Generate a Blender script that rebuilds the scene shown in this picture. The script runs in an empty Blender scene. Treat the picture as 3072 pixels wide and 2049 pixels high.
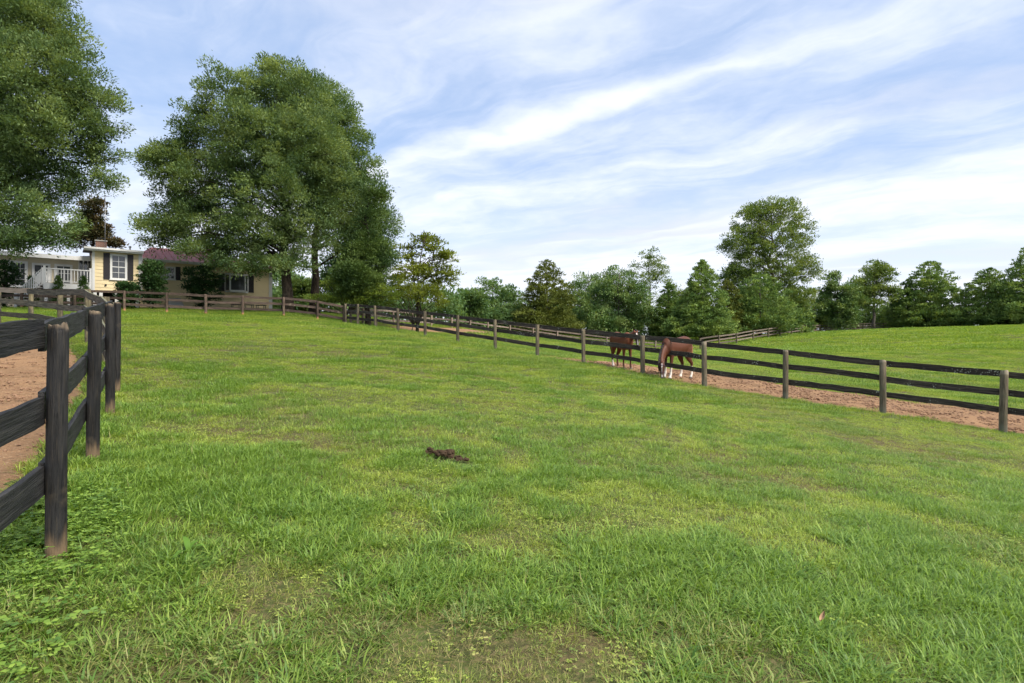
import bpy, bmesh, math, random
import numpy as np
from mathutils import Vector, Matrix, Euler

random.seed(7)
rng = np.random.default_rng(11)
scn = bpy.context.scene
COL = scn.collection
R = math.radians

# ------------------------------------------------------------------ camera
CAMZ = 1.69
cam_d = bpy.data.cameras.new('camera')
cam_d.lens = 20.0
cam_d.sensor_width = 36.0
cam_d.clip_start = 0.05
cam_d.clip_end = 4000
cam = bpy.data.objects.new('camera', cam_d)
cam.location = (0, 0, CAMZ)
cam.rotation_euler = (R(90), 0, 0)
COL.objects.link(cam)
scn.camera = cam

# ------------------------------------------------------------------ world sky
SUN_EL, SUN_AZ = 48.0, 126.0      # azimuth clockwise from +Y (camera looks along +Y): right and a little behind
world = bpy.data.worlds.new('World')
scn.world = world
world.use_nodes = True
WT = world.node_tree
WT.nodes.clear()


def nd(tree, kind, **kw):
    n = tree.nodes.new(kind)
    for k, v in kw.items():
        if k.startswith('i_'):
            n.inputs[k[2:].replace('_', ' ')].default_value = v
        else:
            setattr(n, k, v)
    return n


def mth(tree, op, a, b=None, c=None, clamp=False):
    n = tree.nodes.new('ShaderNodeMath')
    n.operation = op
    n.use_clamp = clamp
    for i, v in enumerate((a, b, c)):
        if v is None:
            continue
        if isinstance(v, (int, float)):
            n.inputs[i].default_value = v
        else:
            tree.links.new(v, n.inputs[i])
    return n.outputs[0]


def mixc(tree, f, a, b, mode='MIX'):
    n = tree.nodes.new('ShaderNodeMix')
    n.data_type = 'RGBA'
    n.blend_type = mode
    n.clamp_factor = True
    for s, v in ((n.inputs[0], f), (n.inputs[6], a), (n.inputs[7], b)):
        if isinstance(v, (int, float)):
            s.default_value = v
        elif isinstance(v, tuple):
            s.default_value = v if len(v) == 4 else (*v, 1)
        else:
            tree.links.new(v, s)
    return n.outputs[2]


def sstep(tree, v, lo, hi):
    n = tree.nodes.new('ShaderNodeMapRange')
    n.interpolation_type = 'SMOOTHSTEP'
    tree.links.new(v, n.inputs[0])
    n.inputs[1].default_value = lo
    n.inputs[2].default_value = hi
    return n.outputs[0]


def noise(tree, vec, scale, detail=4, rough=0.55, dist=0.0, w=None):
    n = tree.nodes.new('ShaderNodeTexNoise')
    n.inputs['Scale'].default_value = scale
    n.inputs['Detail'].default_value = detail
    n.inputs['Roughness'].default_value = rough
    n.inputs['Distortion'].default_value = dist
    if w is not None and vec is not None:      # another slice of the same noise
        ad = tree.nodes.new('ShaderNodeVectorMath')
        ad.operation = 'ADD'
        tree.links.new(vec, ad.inputs[0])
        ad.inputs[1].default_value = (w * 1.31, w * 0.77, w * 2.9)
        vec = ad.outputs[0]
    if vec is not None:
        tree.links.new(vec, n.inputs['Vector'])
    return n.outputs['Fac']


def comb(tree, x, y, z=0.0):
    n = tree.nodes.new('ShaderNodeCombineXYZ')
    for i, v in enumerate((x, y, z)):
        if isinstance(v, (int, float)):
            n.inputs[i].default_value = v
        else:
            tree.links.new(v, n.inputs[i])
    return n.outputs[0]


def build_sky():
    t = WT
    out = nd(t, 'ShaderNodeOutputWorld')
    bg = nd(t, 'ShaderNodeBackground')
    bg.inputs['Strength'].default_value = 0.080
    sky = nd(t, 'ShaderNodeTexSky')
    sky.sky_type = 'NISHITA'
    sky.sun_disc = False
    sky.sun_elevation = R(SUN_EL)
    sky.sun_rotation = R(SUN_AZ)
    sky.air_density = 1.0
    sky.dust_density = 1.2
    sky.ozone_density = 1.5
    tc = nd(t, 'ShaderNodeTexCoord')
    sp = nd(t, 'ShaderNodeSeparateXYZ')
    t.links.new(tc.outputs['Generated'], sp.inputs[0])
    x, y, z = sp.outputs
    zz = mth(t, 'ADD', mth(t, 'MAXIMUM', z, 0.0), 0.08)
    px = mth(t, 'DIVIDE', x, zz)
    py = mth(t, 'DIVIDE', y, zz)
    # along / across the drift of the high cloud
    ca, sa = 0.82, -0.57
    s = mth(t, 'ADD', mth(t, 'MULTIPLY', px, ca), mth(t, 'MULTIPLY', py, sa))
    q = mth(t, 'ADD', mth(t, 'MULTIPLY', px, -sa), mth(t, 'MULTIPLY', py, ca))
    pv = comb(t, px, py)
    warp = mth(t, 'SUBTRACT', noise(t, pv, 0.9, 3, 0.5, 0, 2.3), 0.5)
    warp2 = mth(t, 'SUBTRACT', noise(t, pv, 2.6, 4, 0.55, 0, 5.1), 0.5)
    qw = mth(t, 'ADD', q, mth(t, 'ADD', mth(t, 'MULTIPLY', warp, 0.9), mth(t, 'MULTIPLY', warp2, 0.22)))
    big = noise(t, comb(t, mth(t, 'MULTIPLY', s, 0.55), mth(t, 'MULTIPLY', qw, 1.15)), 1.0, 5, 0.56, 0.25, SKY_W)
    fib = noise(t, comb(t, mth(t, 'MULTIPLY', s, 0.9), mth(t, 'MULTIPLY', qw, 4.5)), 1.3, 4, 0.62, 0.35, 1.7)
    puff = noise(t, pv, 3.2, 5, 0.62, 0.2, 9.2)
    # a few long streaks of cirrus lying along the drift
    def band(q0, wd, amp):
        d = mth(t, 'DIVIDE', mth(t, 'SUBTRACT', qw, q0), wd)
        g = mth(t, 'POWER', 2.718, mth(t, 'MULTIPLY', mth(t, 'MULTIPLY', d, d), -1.0))
        return mth(t, 'MULTIPLY', g, amp)
    fade = sstep(t, s, 0.5, -1.6)
    bands = mth(t, 'ADD', mth(t, 'ADD', mth(t, 'MULTIPLY', band(1.80, 0.10, 0.22), mth(t, 'ADD', mth(t, 'MULTIPLY', fade, 0.6), 0.4)), band(2.42, 0.2, 0.07)),
                mth(t, 'ADD', band(1.25, 0.16, 0.10), band(3.4, 0.3, 0.12)))
    cov = mth(t, 'ADD', mth(t, 'ADD', mth(t, 'MULTIPLY', big, 0.85), mth(t, 'MULTIPLY', fib, 0.26)),
              mth(t, 'ADD', mth(t, 'MULTIPLY', puff, 0.28), bands))
    # nearer the horizon one looks through more cloud
    horiz = mth(t, 'SUBTRACT', 1.0, sstep(t, z, 0.02, 0.34))
    cov = mth(t, 'ADD', cov, mth(t, 'MULTIPLY', horiz, 0.14))
    f = sstep(t, cov, 0.55, 1.02)
    grey = sstep(t, noise(t, comb(t, mth(t, 'MULTIPLY', s, 0.5), mth(t, 'MULTIPLY', qw, 1.3)), 0.8, 3, 0.55, 0.2, 14.4), 0.47, 0.66)
    cl = mixc(t, mth(t, 'MULTIPLY', grey, 0.85), (6.9, 7.1, 7.6), (5.0, 5.25, 5.95))
    blue = mixc(t, 0.62, sky.outputs[0], (3.45, 4.6, 6.9))
    blue = mixc(t, mth(t, 'MULTIPLY', horiz, 0.75), blue, (6.1, 6.6, 7.4))
    col = mixc(t, mth(t, 'MULTIPLY', f, 0.92), blue, cl)
    t.links.new(col, bg.inputs['Color'])
    t.links.new(bg.outputs[0], out.inputs[0])


SKY_W = 6.6
build_sky()
world.cycles.sampling_method = 'MANUAL'
world.cycles.sample_map_resolution = 512

sun_d = bpy.data.lights.new('sun', 'SUN')
sun_d.energy = 3.2
sun_d.angle = R(30)
sun_d.color = (1.0, 0.93, 0.82)
sun = bpy.data.objects.new('sun', sun_d)
el, az = R(SUN_EL), R(SUN_AZ)
sdir = Vector((math.sin(az) * math.cos(el), math.cos(az) * math.cos(el), math.sin(el)))
sun.rotation_euler = (-sdir).to_track_quat('-Z', 'Y').to_euler()
sun.location = sdir * 60
COL.objects.link(sun)

scn.view_settings.view_transform = 'Standard'
scn.view_settings.look = 'None'
scn.view_settings.gamma = 1.0
scn.view_settings.use_curve_mapping = False
scn.view_settings.exposure = 1.04
scn.render.engine = 'CYCLES'
scn.cycles.max_bounces = 5
scn.cycles.transparent_max_bounces = 4
scn.cycles.diffuse_bounces = 2
scn.cycles.glossy_bounces = 2
scn.cycles.transmission_bounces = 2
scn.cycles.use_adaptive_sampling = True
scn.cycles.adaptive_threshold = 0.02
scn.cycles.use_denoising = True
scn.cycles.denoiser = 'OPENIMAGEDENOISE'
scn.cycles.denoising_input_passes = 'RGB_ALBEDO_NORMAL'

# ------------------------------------------------------------------ measuring helpers
F = 1706.67


def at(px, py, d):
    return ((px - 1536) / F * d, d, (1024.5 - py) / F * d + CAMZ)


def atd(px, py, d):      # the same, from the 2351-wide view of the photograph
    return at(px * 1.30668, py * 1.30668, d)


def hash2(ix, iy, seed):
    h = (ix.astype(np.int64) * 374761393 + iy.astype(np.int64) * 668265263 + seed * 1442695041) & 0xffffffff
    h = ((h ^ (h >> 13)) * 1274126177) & 0xffffffff
    h = h ^ (h >> 16)
    return (h & 0xffff) / 65535.0


def vnoise(x, y, scale, seed=0, octaves=3):
    x = np.asarray(x, float) / scale
    y = np.asarray(y, float) / scale
    tot = np.zeros(np.broadcast(x, y).shape)
    amp, sm = 1.0, 0.0
    for o in range(octaves):
        ix, iy = np.floor(x), np.floor(y)
        fx, fy = x - ix, y - iy
        fx = fx * fx * (3 - 2 * fx)
        fy = fy * fy * (3 - 2 * fy)
        a = hash2(ix, iy, seed + o)
        b = hash2(ix + 1, iy, seed + o)
        c = hash2(ix, iy + 1, seed + o)
        d = hash2(ix + 1, iy + 1, seed + o)
        tot += amp * (a + (b - a) * fx + (c - a) * fy + (a - b - c + d) * fx * fy)
        sm += amp
        amp *= 0.55
        x = x * 2.03 + 17.1
        y = y * 2.03 + 5.7
    return tot / sm


# ------------------------------------------------------------------ fence lines (measured)
RF_PX = [1037, 1073, 1126, 1194, 1276, 1374, 1486, 1612, 1751, 1929, 2112, 2357, 2648, 3008, 3490]
RF_D = [35.47, 33.75, 32.03, 30.31, 28.59, 26.87, 25.15, 23.43, 21.71, 19.99, 18.28, 16.56, 14.84, 13.12, 11.40]
RF_BY = [975, 976.8, 983.3, 996.2, 1009, 1028.5, 1046.3, 1068, 1093, 1123, 1158, 1194.6, 1238.6, 1294, 1365]
RF_H = [1.33, 1.27, 1.25, 1.24, 1.25, 1.30, 1.28, 1.30, 1.32, 1.36, 1.43, 1.40, 1.38, 1.40, 1.4]
LF = [(-1.84, 1.20, None), at(165, 1686, 3.34), at(277, 1389, 5.25), at(330, 1245, 7.2), at(349, 1177, 8.95),
      at(318, 1090, 11.1), at(265, 1032, 13.4), at(181, 1004, 15.4), at(92, 986, 17.0), at(-5, 970, 18.0), at(-115, 962, 18.8)]
BF = [at(1031, 975, 35.6), at(953, 960, 35.5), at(851, 950, 35.3), at(728, 946, 35.1), at(617, 944, 34.9), at(500, 938, 34.7),
      at(373, 933, 34.4), at(225, 927, 34.1), at(65, 926, 33.8), at(-90, 926, 33.5)]
SF = [at(1053, 974, 39.5), at(1088, 976, 42), at(1130, 976.5, 44.5), at(1182, 978, 47), at(1237, 979, 49.5), at(1294, 981, 52), at(1355, 984, 54.5),
      at(1410, 990, 57), at(1465, 997, 59), at(1530, 1006, 61), at(1600, 1016, 62.5), at(1672, 1026, 63.5), at(1745, 1035, 64.5), at(1820, 1042, 65.5),
      at(1893, 1047, 66), at(1966, 1050, 66.5), at(2036, 1051, 66.5)]
TF = [at(2101, 1050, 66), at(2158, 1041, 68), at(2210, 1032, 71), at(2259, 1022, 75), at(2305, 1014, 79), at(2340, 1009, 83.5), at(2375, 1004, 88),
      at(2405, 1000, 92), at(2425, 998.5, 96), at(2442, 998, 100), at(2459, 997, 104), at(2476, 996, 108), at(2530, 993, 110), at(2590, 991, 111), at(2650, 989, 112), at(2710, 987, 113)]

ctrl = []
for p, d, b in zip(RF_PX, RF_D, RF_BY):
    ctrl.append(at(p, b, d))
ctrl += [p for p in LF if p[2] is not None]
ctrl += BF + SF[::2] + TF[::2]
ctrl += [at(*p) for p in ((1751, 1082, 26.5), (1929, 1103, 24), (2110, 1126, 22), (2357, 1160, 20), (2648, 1197, 18.1), (3008, 1240, 16.1),
                          (3072, 976, 95), (3400, 965, 90), (2860, 981.5, 102), (2700, 1040, 55), (3072, 1045, 48), (2400, 1050, 52),
                          (1855, 1011, 92), (2108, 1022, 84), (1650, 1000, 90), (1460, 975, 86), (278, 926, 37), (811, 937, 46.4), (863, 940, 39), (1040, 950, 46), (500, 930, 44))]
ctrl += [(0, 0, 0), (0, -10, -0.45), (-12, -8, 0.5), (12, -8, -1.3), (-40, 62, 4.1), (-15, 75, 3.9), (-45, 30, 4.0), (-30, 5, 1.6),
         (0, 112, 4.2), (25, 115, 2.8), (50, 135, 2.4), (80, 135, 2.6), (120, 90, 3.2), (60, 20, -1.6), (110, 40, 1.0), (-80, 60, 4), (40, -20, -3)]
for k in range(20):
    a = k / 20 * 2 * math.pi
    ctrl.append((230 * math.cos(a), 230 * math.sin(a), -3.0))
CT = np.array(ctrl, float)


def tps(r):
    return np.where(r > 1e-9, r * r * np.log(np.maximum(r, 1e-9)), 0.0)


_n = len(CT)
_r = np.hypot(CT[:, None, 0] - CT[None, :, 0], CT[:, None, 1] - CT[None, :, 1])
_lam = np.full(_n, 0.35)
_A = np.zeros((_n + 3, _n + 3))
_A[:_n, :_n] = tps(_r) + np.diag(_lam)
_Pm = np.stack([np.ones(_n), CT[:, 0], CT[:, 1]], 1)
_A[:_n, _n:] = _Pm
_A[_n:, :_n] = _Pm.T
_w = np.linalg.solve(_A, np.concatenate([CT[:, 2], np.zeros(3)]))


def ground(x, y, bump=True):
    x = np.asarray(x, float)
    y = np.asarray(y, float)
    sh = np.broadcast(x, y).shape
    xf, yf = np.broadcast_to(x, sh).ravel(), np.broadcast_to(y, sh).ravel()
    out = np.empty(xf.size)
    for i in range(0, xf.size, 20000):
        xs, ys = xf[i:i + 20000], yf[i:i + 20000]
        r = np.hypot(xs[:, None] - CT[None, :, 0], ys[:, None] - CT[None, :, 1])
        z = tps(r) @ _w[:_n] + _w[_n] + _w[_n + 1] * xs + _w[_n + 2] * ys
        rad = np.hypot(xs, ys)
        k = np.clip((rad - 170) / 60, 0, 1)
        z = z * (1 - k) + (-3.0) * k
        if bump:
            z = z + (vnoise(xs, ys, 1.7, 3, 2) - 0.5) * 0.07 + (vnoise(xs, ys, 6.0, 8, 2) - 0.5) * 0.10
        out[i:i + 20000] = z
    return out.reshape(sh)


def gz(x, y):
    return float(ground(np.array([x]), np.array([y]))[0])


def poly_dist(x, y, pts):
    """signed distance (left of travel is positive) and arc position of the nearest place on a polyline"""
    best = np.full(x.shape, 1e9)
    sd = np.zeros(x.shape)
    arc = np.zeros(x.shape)
    acc = 0.0
    for (ax, ay), (bx, by) in zip(pts[:-1], pts[1:]):
        dx, dy = bx - ax, by - ay
        L = math.hypot(dx, dy)
        tt = np.clip(((x - ax) * dx + (y - ay) * dy) / L ** 2, 0, 1)
        ex, ey = x - (ax + tt * dx), y - (ay + tt * dy)
        d = np.hypot(ex, ey)
        sg = np.sign(dx * (y - ay) - dy * (x - ax))
        m = d < best
        best = np.where(m, d, best)
        sd = np.where(m, d * sg, sd)
        arc = np.where(m, acc + tt * L, arc)
        acc += L
    return sd, arc


RFL = [((p - 1536) / F * d, d) for p, d in zip(RF_PX, RF_D)]
LFL = [(p[0], p[1]) for p in LF]
SFL = [(p[0], p[1]) for p in SF]
BFL = [(p[0], p[1]) for p in BF]
HO_R = (-19.71, 46.4)


def dirt_mask(x, y):
    """True where the trodden tracks are bare"""
    e = (vnoise(x, y, 0.5, 21, 3) - 0.5)
    e2 = (vnoise(x, y, 2.6, 22, 2) - 0.5)
    sd, arc = poly_dist(x, y, RFL)
    m = (sd > 0.10 + 0.5 * e) & (sd < 4.1 + 1.2 * e + 1.0 * e2) & (arc > 17.2 + 2.2 * e2)
    sd, arc = poly_dist(x, y, LFL)
    m |= (sd > 0.42 + 0.5 * e) & (sd < 2.25 + 0.9 * e + 0.8 * e2) & (arc < 16.5)
    sd, arc = poly_dist(x, y, SFL)
    m |= (sd < -0.4 + 0.5 * e) & (sd > -3.2 + 0.9 * e) & (arc > 6) & (arc < 34)
    m |= (np.hypot((x + 5.3) / 1.3, (y - 30.2) / 0.5) < 0.9 + 0.6 * e)
    return m


# ------------------------------------------------------------------ object helpers
def new_mesh(name, verts, faces, mat=None, smooth=False):
    me = bpy.data.meshes.new(name)
    if isinstance(verts, np.ndarray):
        verts = verts.tolist()
    if isinstance(faces, np.ndarray):
        faces = faces.tolist()
    me.from_pydata(verts, [], faces)
    if mat is not None:
        me.materials.append(mat)
    if smooth:
        me.polygons.foreach_set('use_smooth', [True] * len(me.polygons))
    me.update()
    return me


def fast_mesh(name, V, Q, mat, smooth=False):
    """numpy verts (n,3) and quads (m,k) -> mesh"""
    me = bpy.data.meshes.new(name)
    k = Q.shape[1]
    me.vertices.add(len(V))
    me.vertices.foreach_set('co', V.astype(np.float32).ravel())
    me.loops.add(Q.size)
    me.loops.foreach_set('vertex_index', Q.astype(np.int32).ravel())
    me.polygons.add(len(Q))
    me.polygons.foreach_set('loop_start', (np.arange(len(Q)) * k).astype(np.int32))
    me.polygons.foreach_set('loop_total', np.full(len(Q), k, np.int32))
    if smooth:
        me.polygons.foreach_set('use_smooth', np.ones(len(Q), bool))
    me.materials.append(mat)
    me.update(calc_edges=True)
    me.validate()
    return me


def obj(name, data, parent=None, loc=None, rot=None):
    o = bpy.data.objects.new(name, data)
    COL.objects.link(o)
    if parent is not None:
        o.parent = parent
    if loc is not None:
        o.location = loc
    if rot is not None:
        o.rotation_euler = rot
    return o


def tag(o, label=None, cat=None, group=None, kind=None):
    if label:
        o['label'] = label
    if cat:
        o['category'] = cat
    if group:
        o['group'] = group
    if kind:
        o['kind'] = kind
    return o


def empty(name, loc=(0, 0, 0), rz=0.0):
    o = bpy.data.objects.new(name, None)
    o.empty_display_size = 0.3
    o.location = loc
    o.rotation_euler = (0, 0, rz)
    COL.objects.link(o)
    return o


BOXF = [(0, 3, 2, 1), (4, 5, 6, 7), (0, 1, 5, 4), (1, 2, 6, 5), (2, 3, 7, 6), (3, 0, 4, 7)]


def boxv(x0, x1, y0, y1, z0, z1):
    return [(x0, y0, z0), (x1, y0, z0), (x1, y1, z0), (x0, y1, z0), (x0, y0, z1), (x1, y0, z1), (x1, y1, z1), (x0, y1, z1)]


def box(name, parent, mat, x0, x1, y0, y1, z0, z1):
    return obj(name, new_mesh(name, boxv(x0, x1, y0, y1, z0, z1), BOXF, mat), parent)


def boxes(name, parent, mat, lst):
    v, f = [], []
    for b in lst:
        n = len(v)
        v += boxv(*b)
        f += [tuple(i + n for i in q) for q in BOXF]
    return obj(name, new_mesh(name, v, f, mat), parent)


def tube(path, radii, sides=8, flat=None):
    """tapered tube along a 3-D path -> verts, quads"""
    path = [Vector(p) for p in path]
    V, Q = [], []
    n = len(path)
    up = Vector((0.13, 0.21, 1)).normalized()
    for i, p in enumerate(path):
        tng = (path[min(i + 1, n - 1)] - path[max(i - 1, 0)]).normalized()
        a = tng.cross(up)
        if a.length < 0.1:
            a = tng.cross(Vector((1, 0, 0)))
        a.normalize()
        b = a.cross(tng)
        for k in range(sides):
            an = 2 * math.pi * k / sides
            V.append(tuple(p + (a * math.cos(an) + b * math.sin(an)) * radii[i]))
    for i in range(n - 1):
        for k in range(sides):
            k2 = (k + 1) % sides
            Q.append((i * sides + k, i * sides + k2, (i + 1) * sides + k2, (i + 1) * sides + k))
    V.append(tuple(path[0]))
    V.append(tuple(path[-1]))
    c0, c1 = len(V) - 2, len(V) - 1
    for k in range(sides):
        k2 = (k + 1) % sides
        Q.append((c0, k2, k))
        Q.append((c1, (n - 1) * sides + k, (n - 1) * sides + k2))
    return V, Q


def merge(parts):
    V, Q = [], []
    for v, q in parts:
        n = len(V)
        V += list(v)
        Q += [tuple(i + n for i in f) for f in q]
    return V, Q


# ------------------------------------------------------------------ materials
def mat(name):
    m = bpy.data.materials.new(name)
    m.use_nodes = True
    m.node_tree.nodes.clear()
    return m, m.node_tree


def finish(t, col, rough=0.8, bump=None, bump_s=0.3, bump_d=0.02, spec=0.3, metal=0.0, transl=0.0, tcol=None):
    out = nd(t, 'ShaderNodeOutputMaterial')
    p = nd(t, 'ShaderNodeBsdfPrincipled')
    if isinstance(col, tuple):
        p.inputs['Base Color'].default_value = (*col[:3], 1)
    else:
        t.links.new(col, p.inputs['Base Color'])
    if isinstance(rough, (int, float)):
        p.inputs['Roughness'].default_value = rough
    else:
        t.links.new(rough, p.inputs['Roughness'])
    p.inputs['Specular IOR Level'].default_value = spec
    p.inputs['Metallic'].default_value = metal
    if bump is not None:
        b = nd(t, 'ShaderNodeBump')
        b.inputs['Strength'].default_value = bump_s
        b.inputs['Distance'].default_value = bump_d
        t.links.new(bump, b.inputs['Height'])
        t.links.new(b.outputs[0], p.inputs['Normal'])
    sh = p.outputs[0]
    if transl > 0:
        tr = nd(t, 'ShaderNodeBsdfTranslucent')
        if tcol is None:
            tcol = col
        if isinstance(tcol, tuple):
            tr.inputs[0].default_value = (*tcol[:3], 1)
        else:
            t.links.new(tcol, tr.inputs[0])
        mx = nd(t, 'ShaderNodeMixShader')
        mx.inputs[0].default_value = transl
        t.links.new(sh, mx.inputs[1])
        t.links.new(tr.outputs[0], mx.inputs[2])
        sh = mx.outputs[0]
    t.links.new(sh, out.inputs[0])


def ocoord(t, scale=(1, 1, 1)):
    tc = nd(t, 'ShaderNodeTexCoord')
    mp = nd(t, 'ShaderNodeMapping')
    mp.inputs['Scale'].default_value = scale
    t.links.new(tc.outputs['Object'], mp.inputs[0])
    oi = nd(t, 'ShaderNodeObjectInfo')
    ad = nd(t, 'ShaderNodeVectorMath')
    ad.operation = 'ADD'
    t.links.new(mp.outputs[0], ad.inputs[0])
    cx = comb(t, mth(t, 'MULTIPLY', oi.outputs['Random'], 37.0), mth(t, 'MULTIPLY', oi.outputs['Random'], 11.0), 0.0)
    t.links.new(cx, ad.inputs[1])
    return ad.outputs[0], oi.outputs['Random'], tc


def wcoord(t):
    return nd(t, 'ShaderNodeNewGeometry').outputs['Position']


def wood_mat(name, dark, light, worn, grain=(1.2, 14, 14), wear=(0.56, 0.72), rough=0.85, lichen=0.0, foot=None, tone=0.35, spec=0.25, lichen_col=(0.42, 0.43, 0.36), topwear=None):
    m, t = mat(name)
    v, rnd, tc = ocoord(t, grain)
    v2, _, _ = ocoord(t, (4, 4, 4))
    g = noise(t, v, 2.2, 6, 0.6, 0.4)
    blot = noise(t, v2, 0.9, 4, 0.6)
    vf, _, _ = ocoord(t, tuple(q_ * (2.2 if q_ < 3 else 5.0) for q_ in grain))
    fine = noise(t, vf, 2.0, 4, 0.65, 0.2)          # thin streaks and drying checks
    c = mixc(t, sstep(t, g, 0.36, 0.68), dark, light)
    c = mixc(t, mth(t, 'MULTIPLY', sstep(t, fine, 0.50, 0.70), 0.55), c, worn)
    c = mixc(t, mth(t, 'MULTIPLY', sstep(t, fine, 0.44, 0.34), 0.75), c, tuple(q_ * 0.35 for q_ in dark))
    c = mixc(t, sstep(t, blot, *wear), c, worn)
    # one board is a little lighter than the next
    k = mth(t, 'ADD', 1.0 - tone, mth(t, 'MULTIPLY', rnd, tone * 2))
    c = mixc(t, 1.0, c, comb(t, k, k, k), 'MULTIPLY')
    sp = nd(t, 'ShaderNodeSeparateXYZ')
    t.links.new(tc.outputs['Object'], sp.inputs[0])
    if foot is not None:      # soil splash and worn paint on the lowest hand's breadth
        fz = mth(t, 'ADD', sp.outputs[2], mth(t, 'MULTIPLY', mth(t, 'SUBTRACT', g, 0.5), 0.35))
        c = mixc(t, mth(t, 'SUBTRACT', 1.0, sstep(t, fz, 0.05, 0.22)), c, foot)
    if topwear is not None:   # bare grey wood where horses have chewed the top
        col_, z0 = topwear
        fz = mth(t, 'ADD', sp.outputs[2], mth(t, 'MULTIPLY', mth(t, 'SUBTRACT', blot, 0.5), 0.25))
        c = mixc(t, mth(t, 'MULTIPLY', sstep(t, fz, z0, z0 + 0.07), sstep(t, g, 0.3, 0.55)), c, col_)
    if lichen > 0:
        vo = nd(t, 'ShaderNodeTexVoronoi')
        v3, _, _ = ocoord(t, (1, 1, 1))
        vo.inputs['Scale'].default_value = 26
        t.links.new(v3, vo.inputs['Vector'])
        den = noise(t, v3, 2.2, 3, 0.6)
        sz = sstep(t, den, 0.46, 0.70)
        spot = mth(t, 'LESS_THAN', vo.outputs['Distance'], mth(t, 'MULTIPLY', sz, 0.42 * lichen))
        c = mixc(t, mth(t, 'MULTIPLY', spot, 0.85), c, lichen_col)
        # greenish film on upward faces
        ge = nd(t, 'ShaderNodeNewGeometry')
        s2 = nd(t, 'ShaderNodeSeparateXYZ')
        t.links.new(ge.outputs['Normal'], s2.inputs[0])
        c = mixc(t, mth(t, 'MULTIPLY', sstep(t, s2.outputs[2], 0.5, 0.9), 0.75), c, (0.19, 0.19, 0.12))
    finish(t, c, rough, mth(t, 'ADD', g, mth(t, 'MULTIPLY', fine, 0.8)), 0.8, 0.012, spec)
    return m


def plain_mat(name, col, rough=0.7, var=0.18, scale=3.0, spec=0.3, metal=0.0, dirt=None):
    m, t = mat(name)
    v, rnd, tc = ocoord(t, (1, 1, 1))
    n1 = noise(t, v, scale, 5, 0.6)
    c = mixc(t, 1.0, tuple(col), comb(t, *[mth(t, 'ADD', 1 - var, mth(t, 'MULTIPLY', n1, 2 * var))] * 3), 'MULTIPLY')
    if dirt is not None:
        c = mixc(t, mth(t, 'MULTIPLY', sstep(t, noise(t, v, scale * 0.5, 5, 0.65, 0.3), 0.5, 0.72), 0.6), c, dirt)
    finish(t, c, rough, n1, 0.15, 0.01, spec, metal)
    return m


def leaf_mat(name, cols, transl=0.35, rough=0.6, patch=0.72, spec=0.14, patch_scale=0.5):
    """cols: dark, mid, light; each leaf has its own tint, broad patches shift together"""
    m, t = mat(name)
    ge = nd(t, 'ShaderNodeNewGeometry')
    r = ge.outputs['Random Per Island']
    n1 = noise(t, ge.outputs['Position'], patch_scale, 3, 0.6)
    k = mth(t, 'ADD', mth(t, 'MULTIPLY', r, 1 - patch), mth(t, 'MULTIPLY', sstep(t, n1, 0.3, 0.7), patch))
    cr = nd(t, 'ShaderNodeValToRGB')
    e = cr.color_ramp.elements
    e[0].position, e[0].color = 0.1, (*cols[0], 1)
    e[1].position, e[1].color = 0.92, (*cols[2], 1)
    mid = e.new(0.5)
    mid.color = (*cols[1], 1)
    t.links.new(k, cr.inputs[0])
    tc = mixc(t, 1.0, cr.outputs[0], (1.5, 1.35, 0.6), 'MULTIPLY')
    finish(t, cr.outputs[0], rough, spec=spec, transl=transl, tcol=tc)
    return m


def soil_mat():
    m, t = mat('track_soil')
    v = wcoord(t)
    a = noise(t, v, 0.7, 4, 0.6)
    b = noise(t, v, 7.0, 6, 0.65, 0.3)
    c2 = noise(t, v, 38.0, 3, 0.6)
    c = mixc(t, sstep(t, a, 0.35, 0.65), (0.285, 0.170, 0.092), (0.220, 0.132, 0.073))
    c = mixc(t, mth(t, 'MULTIPLY', sstep(t, b, 0.54, 0.66), 0.7), c, (0.105, 0.064, 0.038))
    c = mixc(t, mth(t, 'MULTIPLY', sstep(t, c2, 0.56, 0.70), 0.75), c, (0.40, 0.28, 0.17))
    h = mth(t, 'ADD', b, mth(t, 'MULTIPLY', c2, 0.5))
    finish(t, c, 0.95, h, 0.9, 0.05, 0.1)
    return m


def turf_mat():
    """soil and thatch under the standing blades"""
    m, t = mat('turf_soil')
    v = wcoord(t)
    a = noise(t, v, 0.45, 4, 0.6)
    b = noise(t, v, 5.0, 6, 0.65, 0.2)
    c3 = noise(t, v, 30.0, 4, 0.65)
    g = mixc(t, sstep(t, b, 0.32, 0.68), (0.042, 0.054, 0.018), (0.085, 0.11, 0.03))
    g = mixc(t, sstep(t, c3, 0.48, 0.60), g, (0.13, 0.115, 0.05))
    c = mixc(t, mth(t, 'MULTIPLY', sstep(t, a, 0.45, 0.66), 0.6), g, (0.12, 0.078, 0.045))
    finish(t, c, 0.95, mth(t, 'ADD', b, c3), 0.8, 0.04, 0.1)
    return m


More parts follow.
